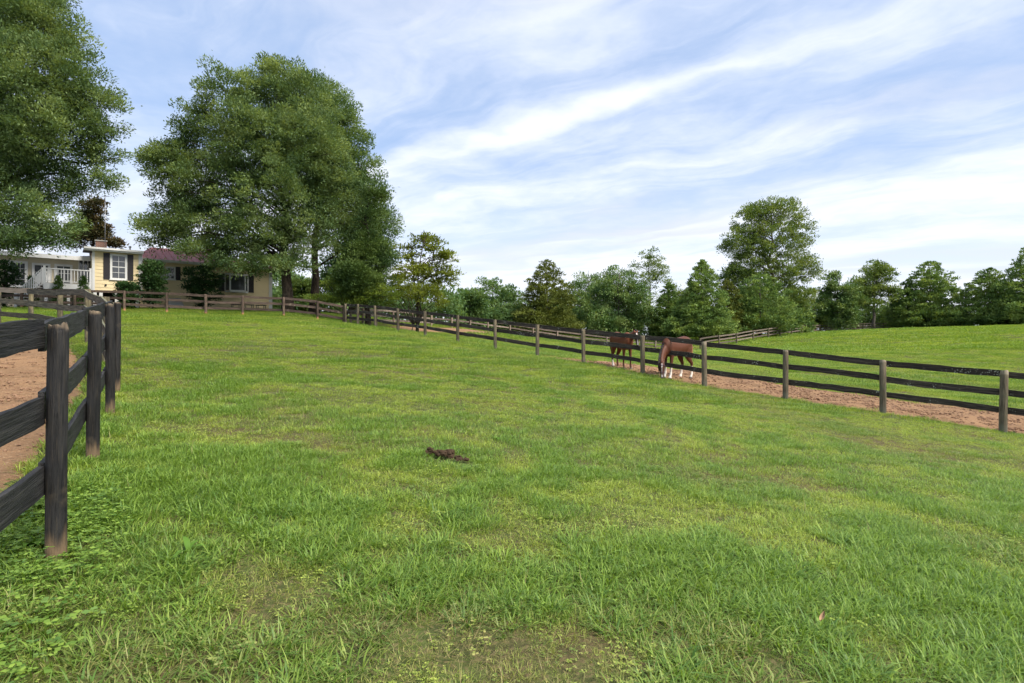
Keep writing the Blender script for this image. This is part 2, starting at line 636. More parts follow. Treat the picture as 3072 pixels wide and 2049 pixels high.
def grass_mat():
    m, t = mat('grass_blades')
    ge = nd(t, 'ShaderNodeNewGeometry')
    lu = nd(t, 'ShaderNodeAttribute')
    lu.attribute_type = 'INSTANCER'
    lu.attribute_name = 'lush'
    dr = nd(t, 'ShaderNodeAttribute')
    dr.attribute_type = 'INSTANCER'
    dr.attribute_name = 'dry'
    r = ge.outputs['Random Per Island']
    young = mixc(t, r, (0.205, 0.290, 0.038), (0.50, 0.585, 0.11))
    deep = mixc(t, r, (0.095, 0.190, 0.026), (0.29, 0.425, 0.070))
    c = mixc(t, lu.outputs['Fac'], young, deep)
    oi = nd(t, 'ShaderNodeObjectInfo')
    cool = sstep(t, oi.outputs['Random'], 0.62, 0.95)       # some tufts are another, bluer kind of grass
    c = mixc(t, mth(t, 'MULTIPLY', cool, 0.65), c, mixc(t, r, (0.065, 0.155, 0.036), (0.155, 0.275, 0.08)))
    straw = mixc(t, r, (0.13, 0.16, 0.04), (0.42, 0.34, 0.16))
    dk = mth(t, 'MULTIPLY', dr.outputs['Fac'], sstep(t, r, 0.10, 0.75))
    c = mixc(t, dk, c, straw)
    tc = mixc(t, 1.0, c, (1.35, 1.3, 0.6), 'MULTIPLY')
    finish(t, c, 0.48, spec=0.35, transl=0.35, tcol=tc)
    return m


M = {}
M['soil'] = soil_mat()
M['turf'] = turf_mat()
M['grass'] = grass_mat()
M['black_post'] = wood_mat('black_painted_post', (0.008, 0.008, 0.009), (0.026, 0.025, 0.025), (0.052, 0.042, 0.030), (10, 10, 1.2), (0.62, 0.74), 0.7, foot=(0.16, 0.11, 0.065), tone=0.2, topwear=((0.27, 0.20, 0.13), 1.365))
M['black_rail'] = wood_mat('black_painted_rail', (0.011, 0.011, 0.012), (0.036, 0.035, 0.035), (0.058, 0.052, 0.045), (1.0, 16, 16), (0.66, 0.80), 0.65, tone=0.2)
M['grey_post'] = wood_mat('weathered_post', (0.085, 0.068, 0.045), (0.21, 0.17, 0.115), (0.11, 0.105, 0.065), (12, 12, 1.0), (0.52, 0.68), 0.9, foot=(0.15, 0.14, 0.10), tone=0.25, topwear=((0.30, 0.25, 0.18), 1.31))
M['dark_rail'] = wood_mat('lichened_rail', (0.022, 0.018, 0.015), (0.078, 0.062, 0.048), (0.115, 0.098, 0.075), (0.9, 15, 15), (0.60, 0.78), 0.9, lichen=0.85, tone=0.28)
M['brown_post'] = wood_mat('brown_post', (0.045, 0.03, 0.024), (0.12, 0.085, 0.062), (0.16, 0.13, 0.09), (12, 12, 1.0), (0.56, 0.7), 0.9, foot=(0.42, 0.22, 0.10), tone=0.35)
M['brown_rail'] = wood_mat('brown_rail', (0.040, 0.027, 0.022), (0.115, 0.080, 0.062), (0.15, 0.12, 0.09), (0.9, 14, 14), (0.58, 0.72), 0.9, tone=0.3)
M['olive_rail'] = wood_mat('olive_grey_rail', (0.040, 0.034, 0.026), (0.135, 0.112, 0.082), (0.16, 0.14, 0.095), (0.9, 14, 14), (0.56, 0.72), 0.9, lichen=0.25, tone=0.25)
M['fresh_rail'] = wood_mat('fresh_rail', (0.22, 0.17, 0.13), (0.36, 0.29, 0.23), (0.27, 0.21, 0.16), (0.9, 12, 12), tone=0.1)
M['olive_post'] = wood_mat('olive_post', (0.10, 0.085, 0.05), (0.24, 0.20, 0.12), (0.07, 0.065, 0.05), (12, 12, 1.0), (0.5, 0.66), 0.9, tone=0.2)
M['pale_post'] = wood_mat('pale_post', (0.17, 0.13, 0.10), (0.32, 0.25, 0.19), (0.22, 0.17, 0.12), (12, 12, 1.0), tone=0.25)
M['pale_rail'] = wood_mat('pale_rail', (0.09, 0.07, 0.055), (0.22, 0.175, 0.14), (0.25, 0.21, 0.17), (0.9, 12, 12), tone=0.35)
M['bark'] = wood_mat('oak_bark', (0.020, 0.015, 0.011), (0.070, 0.052, 0.038), (0.085, 0.068, 0.050), (7, 7, 1.3), (0.55, 0.7), 0.95, tone=0.1)
M['bark_grey'] = wood_mat('grey_bark', (0.05, 0.042, 0.034), (0.14, 0.12, 0.10), (0.17, 0.15, 0.12), (7, 7, 1.3), (0.55, 0.7), 0.95, tone=0.1)
M['oak_leaf'] = leaf_mat('willow_oak_leaves', [(0.056, 0.101, 0.041), (0.121, 0.186, 0.070), (0.244, 0.317, 0.123)])
M['oak_leaf_b'] = leaf_mat('deep_oak_leaves', [(0.046, 0.091, 0.038), (0.096, 0.165, 0.060), (0.195, 0.268, 0.099)])
M['poplar_leaf'] = leaf_mat('poplar_leaves', [(0.066, 0.114, 0.030), (0.140, 0.206, 0.056), (0.259, 0.319, 0.096)])
M['cedar_leaf'] = leaf_mat('cedar_sprays', [(0.074, 0.139, 0.041), (0.161, 0.248, 0.069), (0.292, 0.381, 0.099)], 0.2, 0.7, spec=0.15)
M['cedar_olive'] = leaf_mat('olive_cedar_sprays', [(0.056, 0.077, 0.016), (0.119, 0.147, 0.031), (0.188, 0.219, 0.050)], 0.2, 0.7, spec=0.15)
M['holly_leaf'] = leaf_mat('bright_conifer_sprays', [(0.024, 0.053, 0.016), (0.065, 0.111, 0.025), (0.135, 0.196, 0.048)], 0.2, 0.6, spec=0.2)
M['dark_leaf'] = leaf_mat('dark_round_leaves', [(0.048, 0.102, 0.034), (0.118, 0.198, 0.060), (0.246, 0.316, 0.108)], 0.2, 0.4)
M['sumac_leaf'] = leaf_mat('sumac_leaves', [(0.049, 0.105, 0.038), (0.109, 0.189, 0.064), (0.194, 0.280, 0.101)])
M['magnolia_leaf'] = leaf_mat('russet_magnolia_leaves', [(0.020, 0.032, 0.013), (0.065, 0.058, 0.023), (0.158, 0.098, 0.041)], 0.15, 0.4)
M['yellow_leaf'] = leaf_mat('yellowing_leaves', [(0.089, 0.115, 0.019), (0.166, 0.213, 0.032), (0.279, 0.322, 0.066)], 0.4)
M['shrub_leaf'] = leaf_mat('dark_shrub_leaves', [(0.016, 0.039, 0.014), (0.034, 0.076, 0.023), (0.069, 0.121, 0.037)], 0.2, 0.45)
M['lime_leaf'] = leaf_mat('lime_shrub_leaves', [(0.055, 0.095, 0.014), (0.115, 0.175, 0.026), (0.20, 0.26, 0.05)], 0.35)
M['cone_leaf'] = leaf_mat('dwarf_conifer_sprays', [(0.024, 0.060, 0.014), (0.048, 0.105, 0.020), (0.085, 0.150, 0.030)], 0.2, 0.6)
M['weed_leaf'] = leaf_mat('broad_weed_leaves', [(0.06, 0.14, 0.02), (0.10, 0.21, 0.03), (0.17, 0.29, 0.05)], 0.35, patch=0.2)
M['siding'] = plain_mat('yellow_siding', (0.74, 0.61, 0.37), 0.7, 0.05, 2.0, dirt=(0.66, 0.54, 0.33))
M['cream'] = plain_mat('cream_stucco', (0.56, 0.50, 0.37), 0.8, 0.06, 2.0)
M['white'] = plain_mat('white_paint', (0.68, 0.68, 0.67), 0.5, 0.06, 3.0, dirt=(0.58, 0.57, 0.54))
M['shutter'] = plain_mat('dark_shutter', (0.028, 0.024, 0.026), 0.5, 0.1)
M['roof'] = plain_mat('red_metal_roof', (0.33, 0.10, 0.085), 0.6, 0.10, 1.5, spec=0.2)
M['roof_grey'] = plain_mat('grey_roof', (0.12, 0.115, 0.11), 0.85, 0.12)
M['brick'] = plain_mat('red_brick', (0.25, 0.105, 0.07), 0.9, 0.25, 9.0)
M['mortar'] = plain_mat('mortar', (0.32, 0.29, 0.25), 0.95, 0.1)
M['dark'] = plain_mat('painted_crawl_shade', (0.02, 0.019, 0.018), 0.9, 0.1)  # near-black colour standing in for shade in the open crawlspace
M['metal'] = plain_mat('galvanised_metal', (0.30, 0.30, 0.31), 0.45, 0.1, metal=0.7)
M['concrete'] = plain_mat('pale_concrete', (0.42, 0.42, 0.40), 0.85, 0.12)
M['iron'] = plain_mat('black_iron', (0.02, 0.02, 0.02), 0.5, 0.1)
M['mulch'] = plain_mat('dung', (0.055, 0.036, 0.022), 0.95, 0.45, 30.0, spec=0.1)


def glass_mat():
    m, t = mat('window_glass')
    v, rnd, tc = ocoord(t)
    n1 = noise(t, v, 1.3, 3, 0.5)
    c = mixc(t, n1, (0.02, 0.022, 0.025), (0.09, 0.095, 0.105))
    finish(t, c, 0.05, spec=0.9)
    return m


M['glass'] = glass_mat()
# ------------------------------------------------------------------ ground
def graded(lo, hi, centre, fine, growth, cap):
    out = [centre]
    s = fine
    v = centre
    while v < hi:
        v += s
        out.append(v)
        s = min(s * growth, cap)
    s = fine
    v = centre
    while v > lo:
        v -= s
        out.insert(0, v)
        s = min(s * growth, cap)
    return np.array(out)


GX = graded(-420, 420, 0.0, 0.22, 1.022, 30)
GY = graded(-40, 460, 4.0, 0.20, 1.019, 30)
XX, YY = np.meshgrid(GX, GY)
ZZ = ground(XX, YY)
V = np.stack([XX.ravel(), YY.ravel(), ZZ.ravel()], 1)
nx, ny = len(GX), len(GY)
I = np.arange(nx * ny).reshape(ny, nx)
Q = np.stack([I[:-1, :-1].ravel(), I[:-1, 1:].ravel(), I[1:, 1:].ravel(), I[1:, :-1].ravel()], 1)
g = obj('ground', fast_mesh('ground', V, Q, M['turf'], True))
tag(g, 'sloping green pasture running up to the house and the tree line', 'pasture', kind='structure')


def offset_line(pts, off, n):
    """n points along a polyline, moved off to the left of travel"""
    P = np.array(pts, float)
    L = np.concatenate([[0], np.cumsum(np.hypot(*np.diff(P, axis=0).T))])
    s = np.linspace(0, L[-1], n)
    x, y = np.interp(s, L, P[:, 0]), np.interp(s, L, P[:, 1])
    # smooth the tangents
    tx, ty = np.gradient(x), np.gradient(y)
    k = np.ones(9) / 9
    tx = np.convolve(np.pad(tx, 4, 'edge'), k, 'valid')
    ty = np.convolve(np.pad(ty, 4, 'edge'), k, 'valid')
    l = np.hypot(tx, ty)
    return x, y, -ty / l, tx / l, s


def track(name, label, pts, o0, o1, res, s0, s1, lump=0.03, lift=0.03):
    Ltot = sum(math.dist(a, b) for a, b in zip(pts[:-1], pts[1:]))
    n = int(Ltot / res)
    x, y, nxn, nyn, s = offset_line(pts, 0, n)
    keep = (s >= s0) & (s <= s1)
    x, y, nxn, nyn = x[keep], y[keep], nxn[keep], nyn[keep]
    m = int(abs(o1 - o0) / res) + 1
    offs = np.linspace(o0, o1, m)
    Xs = x[:, None] + nxn[:, None] * offs
    Ys = y[:, None] + nyn[:, None] * offs
    Zs = ground(Xs, Ys)
    edge = np.minimum(np.abs(offs - o0), np.abs(offs - o1))[None, :]
    ends = np.minimum(np.arange(len(x)), np.arange(len(x))[::-1])[:, None] * res
    edge = np.minimum(edge, ends)
    k = np.clip(edge / 0.35, 0, 1)
    lm = (vnoise(Xs, Ys, 0.30, 31, 3) - 0.5) * 2 * lump + (vnoise(Xs, Ys, 0.11, 33, 2) - 0.5) * lump
    Zs = Zs + (lift + lm * k) * k - 0.05 * (1 - k)
    V = np.stack([Xs.ravel(), Ys.ravel(), Zs.ravel()], 1)
    I = np.arange(Xs.size).reshape(Xs.shape)
    Q = np.stack([I[:-1, :-1].ravel(), I[1:, :-1].ravel(), I[1:, 1:].ravel(), I[:-1, 1:].ravel()], 1)
    if o1 < o0:
        Q = Q[:, ::-1]
    if o1 > o0:
        Q = Q[:, ::-1]
    me = fast_mesh(name, V, Q, M['soil'], True)
    o = obj(name, me)
    if me.polygons[len(me.polygons) // 2].normal.z < 0:
        me.flip_normals()
    return tag(o, label, 'track', kind='structure')


track('dirt_track', 'bare reddish dirt track behind the long board fence', RFL, -0.1, 4.6, 0.11, 15.5, 99, 0.045, 0.035)
track('dirt_track', 'bare tan dirt track inside the near black fence', LFL, 0.2, 2.7, 0.06, 0, 17.5, 0.026, 0.025)
track('dirt_track', 'far strip of bare dirt along the pale lane fence', SFL, -3.6, -0.2, 0.4, 5, 35, 0.02, 0.05)


# ------------------------------------------------------------------ grass
def blade(rs, base, length, width, lean, az, segs=3, droop=0.6):
    """one arching blade"""
    d = np.array([math.cos(az), math.sin(az), 0])
    side = np.array([-math.sin(az), math.cos(az), 0])
    V, p, ang = [], np.array(base, float), lean
    st = length / segs
    for i in range(segs + 1):
        w = width * (1 - (i / segs) ** 1.6) * (0.75 + 0.25 * min(1, i * 2))
        if i == segs:
            V.append(p.copy())
        else:
            V.append(p - side * w / 2)
            V.append(p + side * w / 2)
        p = p + st * (d * math.sin(ang) + np.array([0, 0, 1]) * math.cos(ang))
        ang += droop / segs
    Fc = []
    for i in range(segs - 1):
        Fc.append((2 * i, 2 * i + 1, 2 * i + 3, 2 * i + 2))
    Fc.append((2 * segs - 2, 2 * segs - 1, 2 * segs))
    return V, Fc


def tuft(name, n, rad, lmin, lmax, wmin, wmax, lean, droop, seed, segs=3):
    rs = random.Random(seed)
    V, Fc = [], []
    for i in range(n):
        r = rad * math.sqrt(rs.random())
        a = rs.random() * 6.283
        out = a + rs.uniform(-1.2, 1.2)
        v, f = blade(rs, (r * math.cos(a), r * math.sin(a), -0.008), rs.uniform(lmin, lmax), rs.uniform(wmin, wmax),
                     rs.uniform(*lean), out, segs, rs.uniform(*droop))
        k = len(V)
        V += [tuple(q) for q in v]
        Fc += [tuple(i + k for i in q) for q in f]
    return bpy.data.objects.new(name, new_mesh(name, V, Fc, M['grass']))


def clover(name, n, rad, size, seed):
    rs = random.Random(seed)
    V, Fc = [], []
    for i in range(n):
        r, a = rad * math.sqrt(rs.random()), rs.random() * 6.283
        c = np.array([r * math.cos(a), r * math.sin(a), rs.uniform(0.01, 0.045)])
        s = size * rs.uniform(0.6, 1.3)
        rot = rs.random() * 6.283
        tl = rs.uniform(-0.5, 0.5)
        for k in range(3):
            an = rot + k * 2.094
            d = np.array([math.cos(an), math.sin(an), tl * 0.5])
            sd = np.array([-math.sin(an), math.cos(an), rs.uniform(-.3, .3)])
            pts = [c, c + d * s * .6 - sd * s * .42, c + d * s * 1.05, c + d * s * .6 + sd * s * .42]
            m = len(V)
            V += [tuple(p) for p in pts]
            Fc.append((m, m + 1, m + 2, m + 3))
    return bpy.data.objects.new(name, new_mesh(name, V, Fc, M['grass']))


tufts = []
# 0-3 mown sward, 4-6 lush crabgrass clumps, 7-8 clover and small weeds, 9-10 lying stems, 11-12 broad sward patch, 13 far patch, 14 far clump
for i in range(4):
    tufts.append(tuft(f'grass_{i:02d}', 44, 0.12, 0.032, 0.082, 0.0034, 0.0072, (0.2, 1.25), (0.3, 1.4), 40 + i))
for i in range(3):
    tufts.append(tuft(f'grass_{4 + i:02d}', 34, 0.10, 0.07, 0.155, 0.006, 0.0115, (0.25, 1.15), (0.6, 1.7), 60 + i, 4))
for i in range(2):
    tufts.append(clover(f'grass_{7 + i:02d}', 26, 0.13, 0.011, 80 + i))
for i in range(2):
    tufts.append(tuft(f'grass_{9 + i:02d}', 16, 0.15, 0.06, 0.16, 0.002, 0.004, (0.8, 1.5), (0.0, 0.3), 90 + i, 2))
for i in range(2):
    tufts.append(tuft(f'grass_{11 + i:02d}', 130, 0.42, 0.045, 0.11, 0.006, 0.012, (0.1, 1.1), (0.2, 1.1), 100 + i, 2))
tufts.append(tuft('grass_13', 120, 1.0, 0.07, 0.17, 0.020, 0.045, (0.1, 1.1), (0.2, 1.0), 110, 2))
tufts.append(tuft('grass_14', 90, 0.35, 0.10, 0.24, 0.010, 0.020, (0.1, 0.9), (0.4, 1.2), 111, 2))
tufts.append(tuft('grass_15', 5, 0.07, 0.10, 0.20, 0.0022, 0.0032, (0.1, 0.7), (0.1, 0.8), 112, 3))      # dry stems
TC = bpy.data.collections.new('grass_kinds')
for o in tufts:
    TC.objects.link(o)


def scatter(y0, y1, dens, spread=1.0, pad=2.0):
    """random places in the wedge the camera can see, with a margin"""
    a = 0.5 * (y1 - y0) * 2 * (spread * (y0 + y1) / 2 + pad) * 2
    n = int(dens * a)
    y = np.sqrt(rng.random(n) * (y1 ** 2 - y0 ** 2) + y0 ** 2) if y0 >= 0 else rng.uniform(y0, y1, n)
    x = (rng.random(n) * 2 - 1) * (spread * np.abs(y) + pad)
    return x, y


def house_mask(x, y):
    ex, ey, nxx, nyy = 0.788, 0.616, 0.616, -0.788
    a = (x - HO_R[0]) * ex + (y - HO_R[1]) * ey
    b = (x - HO_R[0]) * nxx + (y - HO_R[1]) * nyy
    return (a < 0.2) & (b < 0.2)


PT = {k: [] for k in ('x', 'y', 'idx', 'scl', 'lush', 'dry')}


def lushness(x, y):
    n = vnoise(x, y, 1.3, 51, 3) * 0.45 + vnoise(x, y, 0.42, 52, 2) * 0.55
    big = vnoise(x, y, 7.0, 53, 2)
    near = np.clip((11 - y) / 8, 0, 1)
    return n + 0.16 * (big - 0.5) + 0.085 * near


def dryness(x, y):
    n = vnoise(x, y, 2.2, 61, 3) * 0.7 + vnoise(x, y, 0.6, 62, 2) * 0.3
    d = np.clip((n - 0.535) / 0.16, 0, 1)
    # the worn foreground on this side of the paddock
    fore = np.exp(-(((x + 0.9) / 2.6) ** 2 + ((y - 2.9) / 1.25) ** 2))
    d = d * np.clip(1.25 - y / 14, 0.55, 1)
    return np.clip(d * 0.70 + 0.34 * fore * np.clip((n - 0.34) / 0.2, 0, 1), 0, 1)


def put(x, y, idx, scl, keep=None, lush_bias=0.0, dry_bias=0.0):
    bad = dirt_mask(x, y) | house_mask(x, y)
    ok = ~bad & (np.hypot((x + 0.73) / 0.26, (y - 6.33) / 0.20) > 1) & (np.hypot((x + 0.50) / 0.16, (y - 6.22) / 0.12) > 1)
    if keep is not None:
        ok &= keep
    x, y, idx, scl = x[ok], y[ok], idx[ok], scl[ok]
    l = np.clip((lushness(x, y) - 0.44) / 0.17 + lush_bias, 0, 1)
    d = np.clip(dryness(x, y) + dry_bias, 0, 1)
    for k, v in zip(('x', 'y', 'idx', 'scl', 'lush', 'dry'), (x, y, idx, scl, l, d)):
        PT[k].append(v)


def sward(y0, y1, dens, ids, s0, s1, spread=1.0, **kw):
    x, y = scatter(y0, y1, dens, spread)
    lu = lushness(x, y)
    dr = dryness(x, y)
    keep = rng.random(len(x)) > dr * 0.45
    idx = rng.integers(ids[0], ids[1] + 1, len(x))
    scl = rng.uniform(s0, s1, len(x)) * (0.72 + 0.40 * np.clip((lu - 0.38) / 0.25, 0, 1.2)) * (1 - 0.35 * dr)
    put(x, y, idx, scl, keep, **kw)


def clumps(y0, y1, dens, ids, s0, s1, thr, spread=1.0, **kw):
    x, y = scatter(y0, y1, dens, spread)
    lu = lushness(x, y)
    keep = rng.random(len(x)) < np.clip((lu - thr) / 0.08, 0, 1)
    put(x, y, rng.integers(ids[0], ids[1] + 1, len(x)), rng.uniform(s0, s1, len(x)), keep, lush_bias=0.25, dry_bias=-0.4, **kw)


sward(1.3, 6.5, 240, (0, 3), 0.75, 1.25)
clumps(1.3, 5.0, 95, (4, 6), 0.65, 1.15, 0.49)
clumps(5.0, 6.5, 70, (4, 6), 0.5, 0.9, 0.53)
x, y = scatter(1.3, 7.0, 26)
put(x, y, rng.integers(7, 9, len(x)), rng.uniform(0.7, 1.5, len(x)), rng.random(len(x)) < 0.35 + 0.65 * dryness(x, y), dry_bias=-0.25)
x, y = scatter(1.3, 8.0, 45)
put(x, y, rng.integers(9, 11, len(x)), rng.uniform(0.7, 1.3, len(x)), rng.random(len(x)) < 0.12 + 0.88 * dryness(x, y), dry_bias=0.25)
x, y = scatter(1.3, 9.0, 7)
put(x, y, np.full(len(x), 15), rng.uniform(0.6, 1.2, len(x)), dry_bias=1.0)
sward(6.5, 14, 140, (0, 3), 0.85, 1.25)
clumps(6.5, 14, 40, (4, 6), 0.42, 0.75, 0.56)
sward(14, 24, 18, (11, 12), 0.8, 1.25)
clumps(14, 26, 16, (4, 6), 0.5, 0.9, 0.57)
sward(24, 48, 8, (11, 12), 1.1, 1.7)
clumps(24, 48, 1.8, (14, 14), 0.6, 1.0, 0.56)
sward(48, 122, 2.0, (13, 13), 1.0, 1.5)
clumps(48, 122, 0.5, (14, 14), 1.2, 2.2, 0.56)
# thick uncut growth against the fences
for line, side, dens, s0, s1, a0, a1 in ((LFL, 0.15, 26, 0.7, 1.25, 0, 12), (RFL, -0.1, 14, 0.6, 1.05, 0, 40), (BFL, 0.0, 14, 0.7, 1.2, 0, 40), (RFL, 4.3, 16, 0.9, 1.6, 14, 40)):
    P = np.array(line, float)
    L = np.concatenate([[0], np.cumsum(np.hypot(*np.diff(P, axis=0).T))])
    n = int(dens * (min(a1, L[-1]) - a0))
    s = rng.uniform(a0, min(a1, L[-1]), n)
    xx, yy = np.interp(s, L, P[:, 0]), np.interp(s, L, P[:, 1])
    tx = np.interp(s + .1, L, P[:, 0]) - np.interp(s - .1, L, P[:, 0])
    ty = np.interp(s + .1, L, P[:, 1]) - np.interp(s - .1, L, P[:, 1])
    l = np.hypot(tx, ty) + 1e-9
    o_ = side + rng.normal(0, 0.14, n)
    put(xx - ty / l * o_, yy + tx / l * o_, rng.integers(4, 7, n), rng.uniform(s0, s1, n), lush_bias=0.3, dry_bias=-0.3)
# broad leaved growth in the corner behind the nearest post
n = 420
x, y = rng.uniform(-4.6, -1.7, n), rng.uniform(1.4, 4.2, n)
sd, _ = poly_dist(x, y, LFL)
put(x, y, rng.integers(7, 9, n), rng.uniform(1.6, 2.8, n), (sd > -0.15) & (sd < 0.55), lush_bias=0.9, dry_bias=-1)
# stray tufts in the dirt
n = 260
x, y = rng.uniform(-9, -2, n), rng.uniform(2.5, 11, n)
sd, _ = poly_dist(x, y, LFL)
k = (sd > 0.4) & (sd < 2.4) & (rng.random(n) < 0.35)
for kk, v in zip(('x', 'y', 'idx', 'scl', 'lush', 'dry'), (x[k], y[k], rng.integers(0, 4, k.sum()), rng.uniform(.5, 1, k.sum()), np.full(k.sum(), .4), np.full(k.sum(), .3))):
    PT[kk].append(v)

for k in PT:
    PT[k] = np.concatenate(PT[k])
npt = len(PT['x'])
pz = ground(PT['x'], PT['y'])
me = bpy.data.meshes.new('pasture_grass')
me.vertices.add(npt)
me.vertices.foreach_set('co', np.stack([PT['x'], PT['y'], pz], 1).astype(np.float32).ravel())
for nm, ty, val in (('idx', 'INT', PT['idx'].astype(np.int32)), ('scl', 'FLOAT', PT['scl'].astype(np.float32)), ('lush', 'FLOAT', PT['lush'].astype(np.float32)), ('dry', 'FLOAT', PT['dry'].astype(np.float32)),
                    ('spin', 'FLOAT', rng.uniform(0, 6.283, npt).astype(np.float32))):
    a = me.attributes.new(nm, ty, 'POINT')
    a.data.foreach_set('value', val)
grass = obj('pasture_grass', me)
me.materials.append(M['grass'])
tag(grass, 'green pasture grass with lush clumps and thin worn patches', 'grass', kind='stuff')

ng = bpy.data.node_groups.new('grass_scatter', 'GeometryNodeTree')
ng.interface.new_socket('Geometry', in_out='INPUT', socket_type='NodeSocketGeometry')
ng.interface.new_socket('Geometry', in_out='OUTPUT', socket_type='NodeSocketGeometry')
gi, go = ng.nodes.new('NodeGroupInput'), ng.nodes.new('NodeGroupOutput')
ci = ng.nodes.new('GeometryNodeCollectionInfo')
ci.inputs[0].default_value = TC
ci.inputs['Separate Children'].default_value = True
ci.inputs['Reset Children'].default_value = True
ip = ng.nodes.new('GeometryNodeInstanceOnPoints')
ip.inputs['Pick Instance'].default_value = True


def named(nm, ty):
    n = ng.nodes.new('GeometryNodeInputNamedAttribute')
    n.data_type = ty
    n.inputs['Name'].default_value = nm
    return n.outputs[0]


cx = ng.nodes.new('ShaderNodeCombineXYZ')
ng.links.new(named('spin', 'FLOAT'), cx.inputs[2])
ng.links.new(gi.outputs[0], ip.inputs['Points'])
ng.links.new(ci.outputs[0], ip.inputs['Instance'])
ng.links.new(named('idx', 'INT'), ip.inputs['Instance Index'])
ng.links.new(cx.outputs[0], ip.inputs['Rotation'])
ng.links.new(named('scl', 'FLOAT'), ip.inputs['Scale'])
ng.links.new(ip.outputs[0], go.inputs[0])
md = grass.modifiers.new('scatter', 'NODES')
md.node_group = ng
print('grass points', npt)

# ------------------------------------------------------------------ clods and chips lying on the bare tracks
def clod_cluster(name, n, rad, s0, s1, seed):
    rs = np.random.default_rng(seed)
    prt = []
    for i in range(n):
        bm = bmesh.new()
        bmesh.ops.create_icosphere(bm, subdivisions=1, radius=rs.uniform(s0, s1))
        r_, a_ = rad * math.sqrt(rs.random()), rs.random() * 6.283
        sq = rs.uniform(.5, 1.6, 3)
        V_ = [(r_ * math.cos(a_) + v.co.x * sq[0] * rs.uniform(.75, 1.25), r_ * math.sin(a_) + v.co.y * sq[1] * rs.uniform(.75, 1.25), v.co.z * sq[2] * .7) for v in bm.verts]
        prt.append((V_, [tuple(v.index for v in f.verts) for f in bm.faces]))
        bm.free()
    v, q = merge(prt)
    return bpy.data.objects.new(name, new_mesh(name, v, q, M['clod']))


M['clod'] = plain_mat('dry_clod', (0.24, 0.145, 0.09), 0.95, 0.45, 25.0, spec=0.1)
CC = bpy.data.collections.new('clod_kinds')
for i in range(3):
    CC.objects.link(clod_cluster(f'clod_{i}', 14, 0.22, 0.008, 0.028, 700 + i))


def along(line, o0, o1, s0, s1, n):
    P = np.array(line, float)
    L = np.concatenate([[0], np.cumsum(np.hypot(*np.diff(P, axis=0).T))])
    s = rng.uniform(s0, min(s1, L[-1]), n)
    tx = np.interp(s + .2, L, P[:, 0]) - np.interp(s - .2, L, P[:, 0])
    ty = np.interp(s + .2, L, P[:, 1]) - np.interp(s - .2, L, P[:, 1])
    l = np.hypot(tx, ty) + 1e-9
    o_ = rng.uniform(o0, o1, n)
    return np.interp(s, L, P[:, 0]) - ty / l * o_, np.interp(s, L, P[:, 1]) + tx / l * o_


xa, ya = along(RFL, 0.3, 4.2, 17, 99, 900)
xb, yb = along(LFL, 0.6, 2.3, 0.2, 16, 420)
xs, ys = np.concatenate([xa, xb]), np.concatenate([ya, yb])
me = bpy.data.meshes.new('dirt_clods')
me.vertices.add(len(xs))
me.vertices.foreach_set('co', np.stack([xs, ys, ground(xs, ys) + 0.03], 1).astype(np.float32).ravel())
for nm, ty, val in (('idx', 'INT', rng.integers(0, 3, len(xs)).astype(np.int32)), ('scl', 'FLOAT', np.concatenate([rng.uniform(.8, 1.7, len(xa)), rng.uniform(.35, .9, len(xb))]).astype(np.float32)), ('spin', 'FLOAT', rng.uniform(0, 6.28, len(xs)).astype(np.float32))):
    a = me.attributes.new(nm, ty, 'POINT')
    a.data.foreach_set('value', val)
me.materials.append(M['clod'])
o = obj('dirt_clods', me)
tag(o, 'small dry clods and chips strewn over the bare tracks', 'clods', kind='stuff')
ng2 = ng.copy()
for n_ in ng2.nodes:
    if n_.bl_idname == 'GeometryNodeCollectionInfo':
        n_.inputs[0].default_value = CC
md = o.modifiers.new('scatter', 'NODES')
md.node_group = ng2
# ------------------------------------------------------------------ board fences
def post_mesh(name, h, r, seed, m, sides=12, square=False, chew=0.0, below=0.2):
    rs = random.Random(seed)
    rings = [-below, 0.0, h * 0.33, h * 0.66, h - 0.04, h]
    V, Q = [], []
    bx, by = 0.0, 0.0
    ta, ts = rs.uniform(0, 6.28), rs.uniform(0.05, 0.35)      # the saw cut is rarely level
    prof = [1 + rs.uniform(-0.07, 0.07) for _ in range(sides)]
    for i, z in enumerate(rings):
        bx += rs.uniform(-0.006, 0.006)
        by += rs.uniform(-0.006, 0.006)
        for k in range(sides):
            a = 2 * math.pi * k / sides
            rr = r * prof[k] * (1.03 - 0.04 * i / 5) * (0.88 if i == 5 else 1) * (1 + rs.uniform(-.02, .02))
            if square:
                rr *= min(1 / max(abs(math.cos(a)), abs(math.sin(a))), 1.3) * 0.92
            dz = rs.uniform(-chew, chew * 0.3) + rr * ts * math.cos(a - ta) if i >= 4 else 0
            V.append((bx + rr * math.cos(a), by + rr * math.sin(a), z + dz))
    for i in range(5):
        for k in range(sides):
            k2 = (k + 1) % sides
            Q.append((i * sides + k, i * sides + k2, (i + 1) * sides + k2, (i + 1) * sides + k))
    V.append((bx, by, h - chew * 0.9 - 0.004))
    for k in range(sides):
        Q.append((len(V) - 1, 5 * sides + k, 5 * sides + (k + 1) % sides))
    me = new_mesh(name, V, Q, m)
    me.polygons.foreach_set('use_smooth', [i < 5 * sides - sides for i in range(len(Q))])
    return me


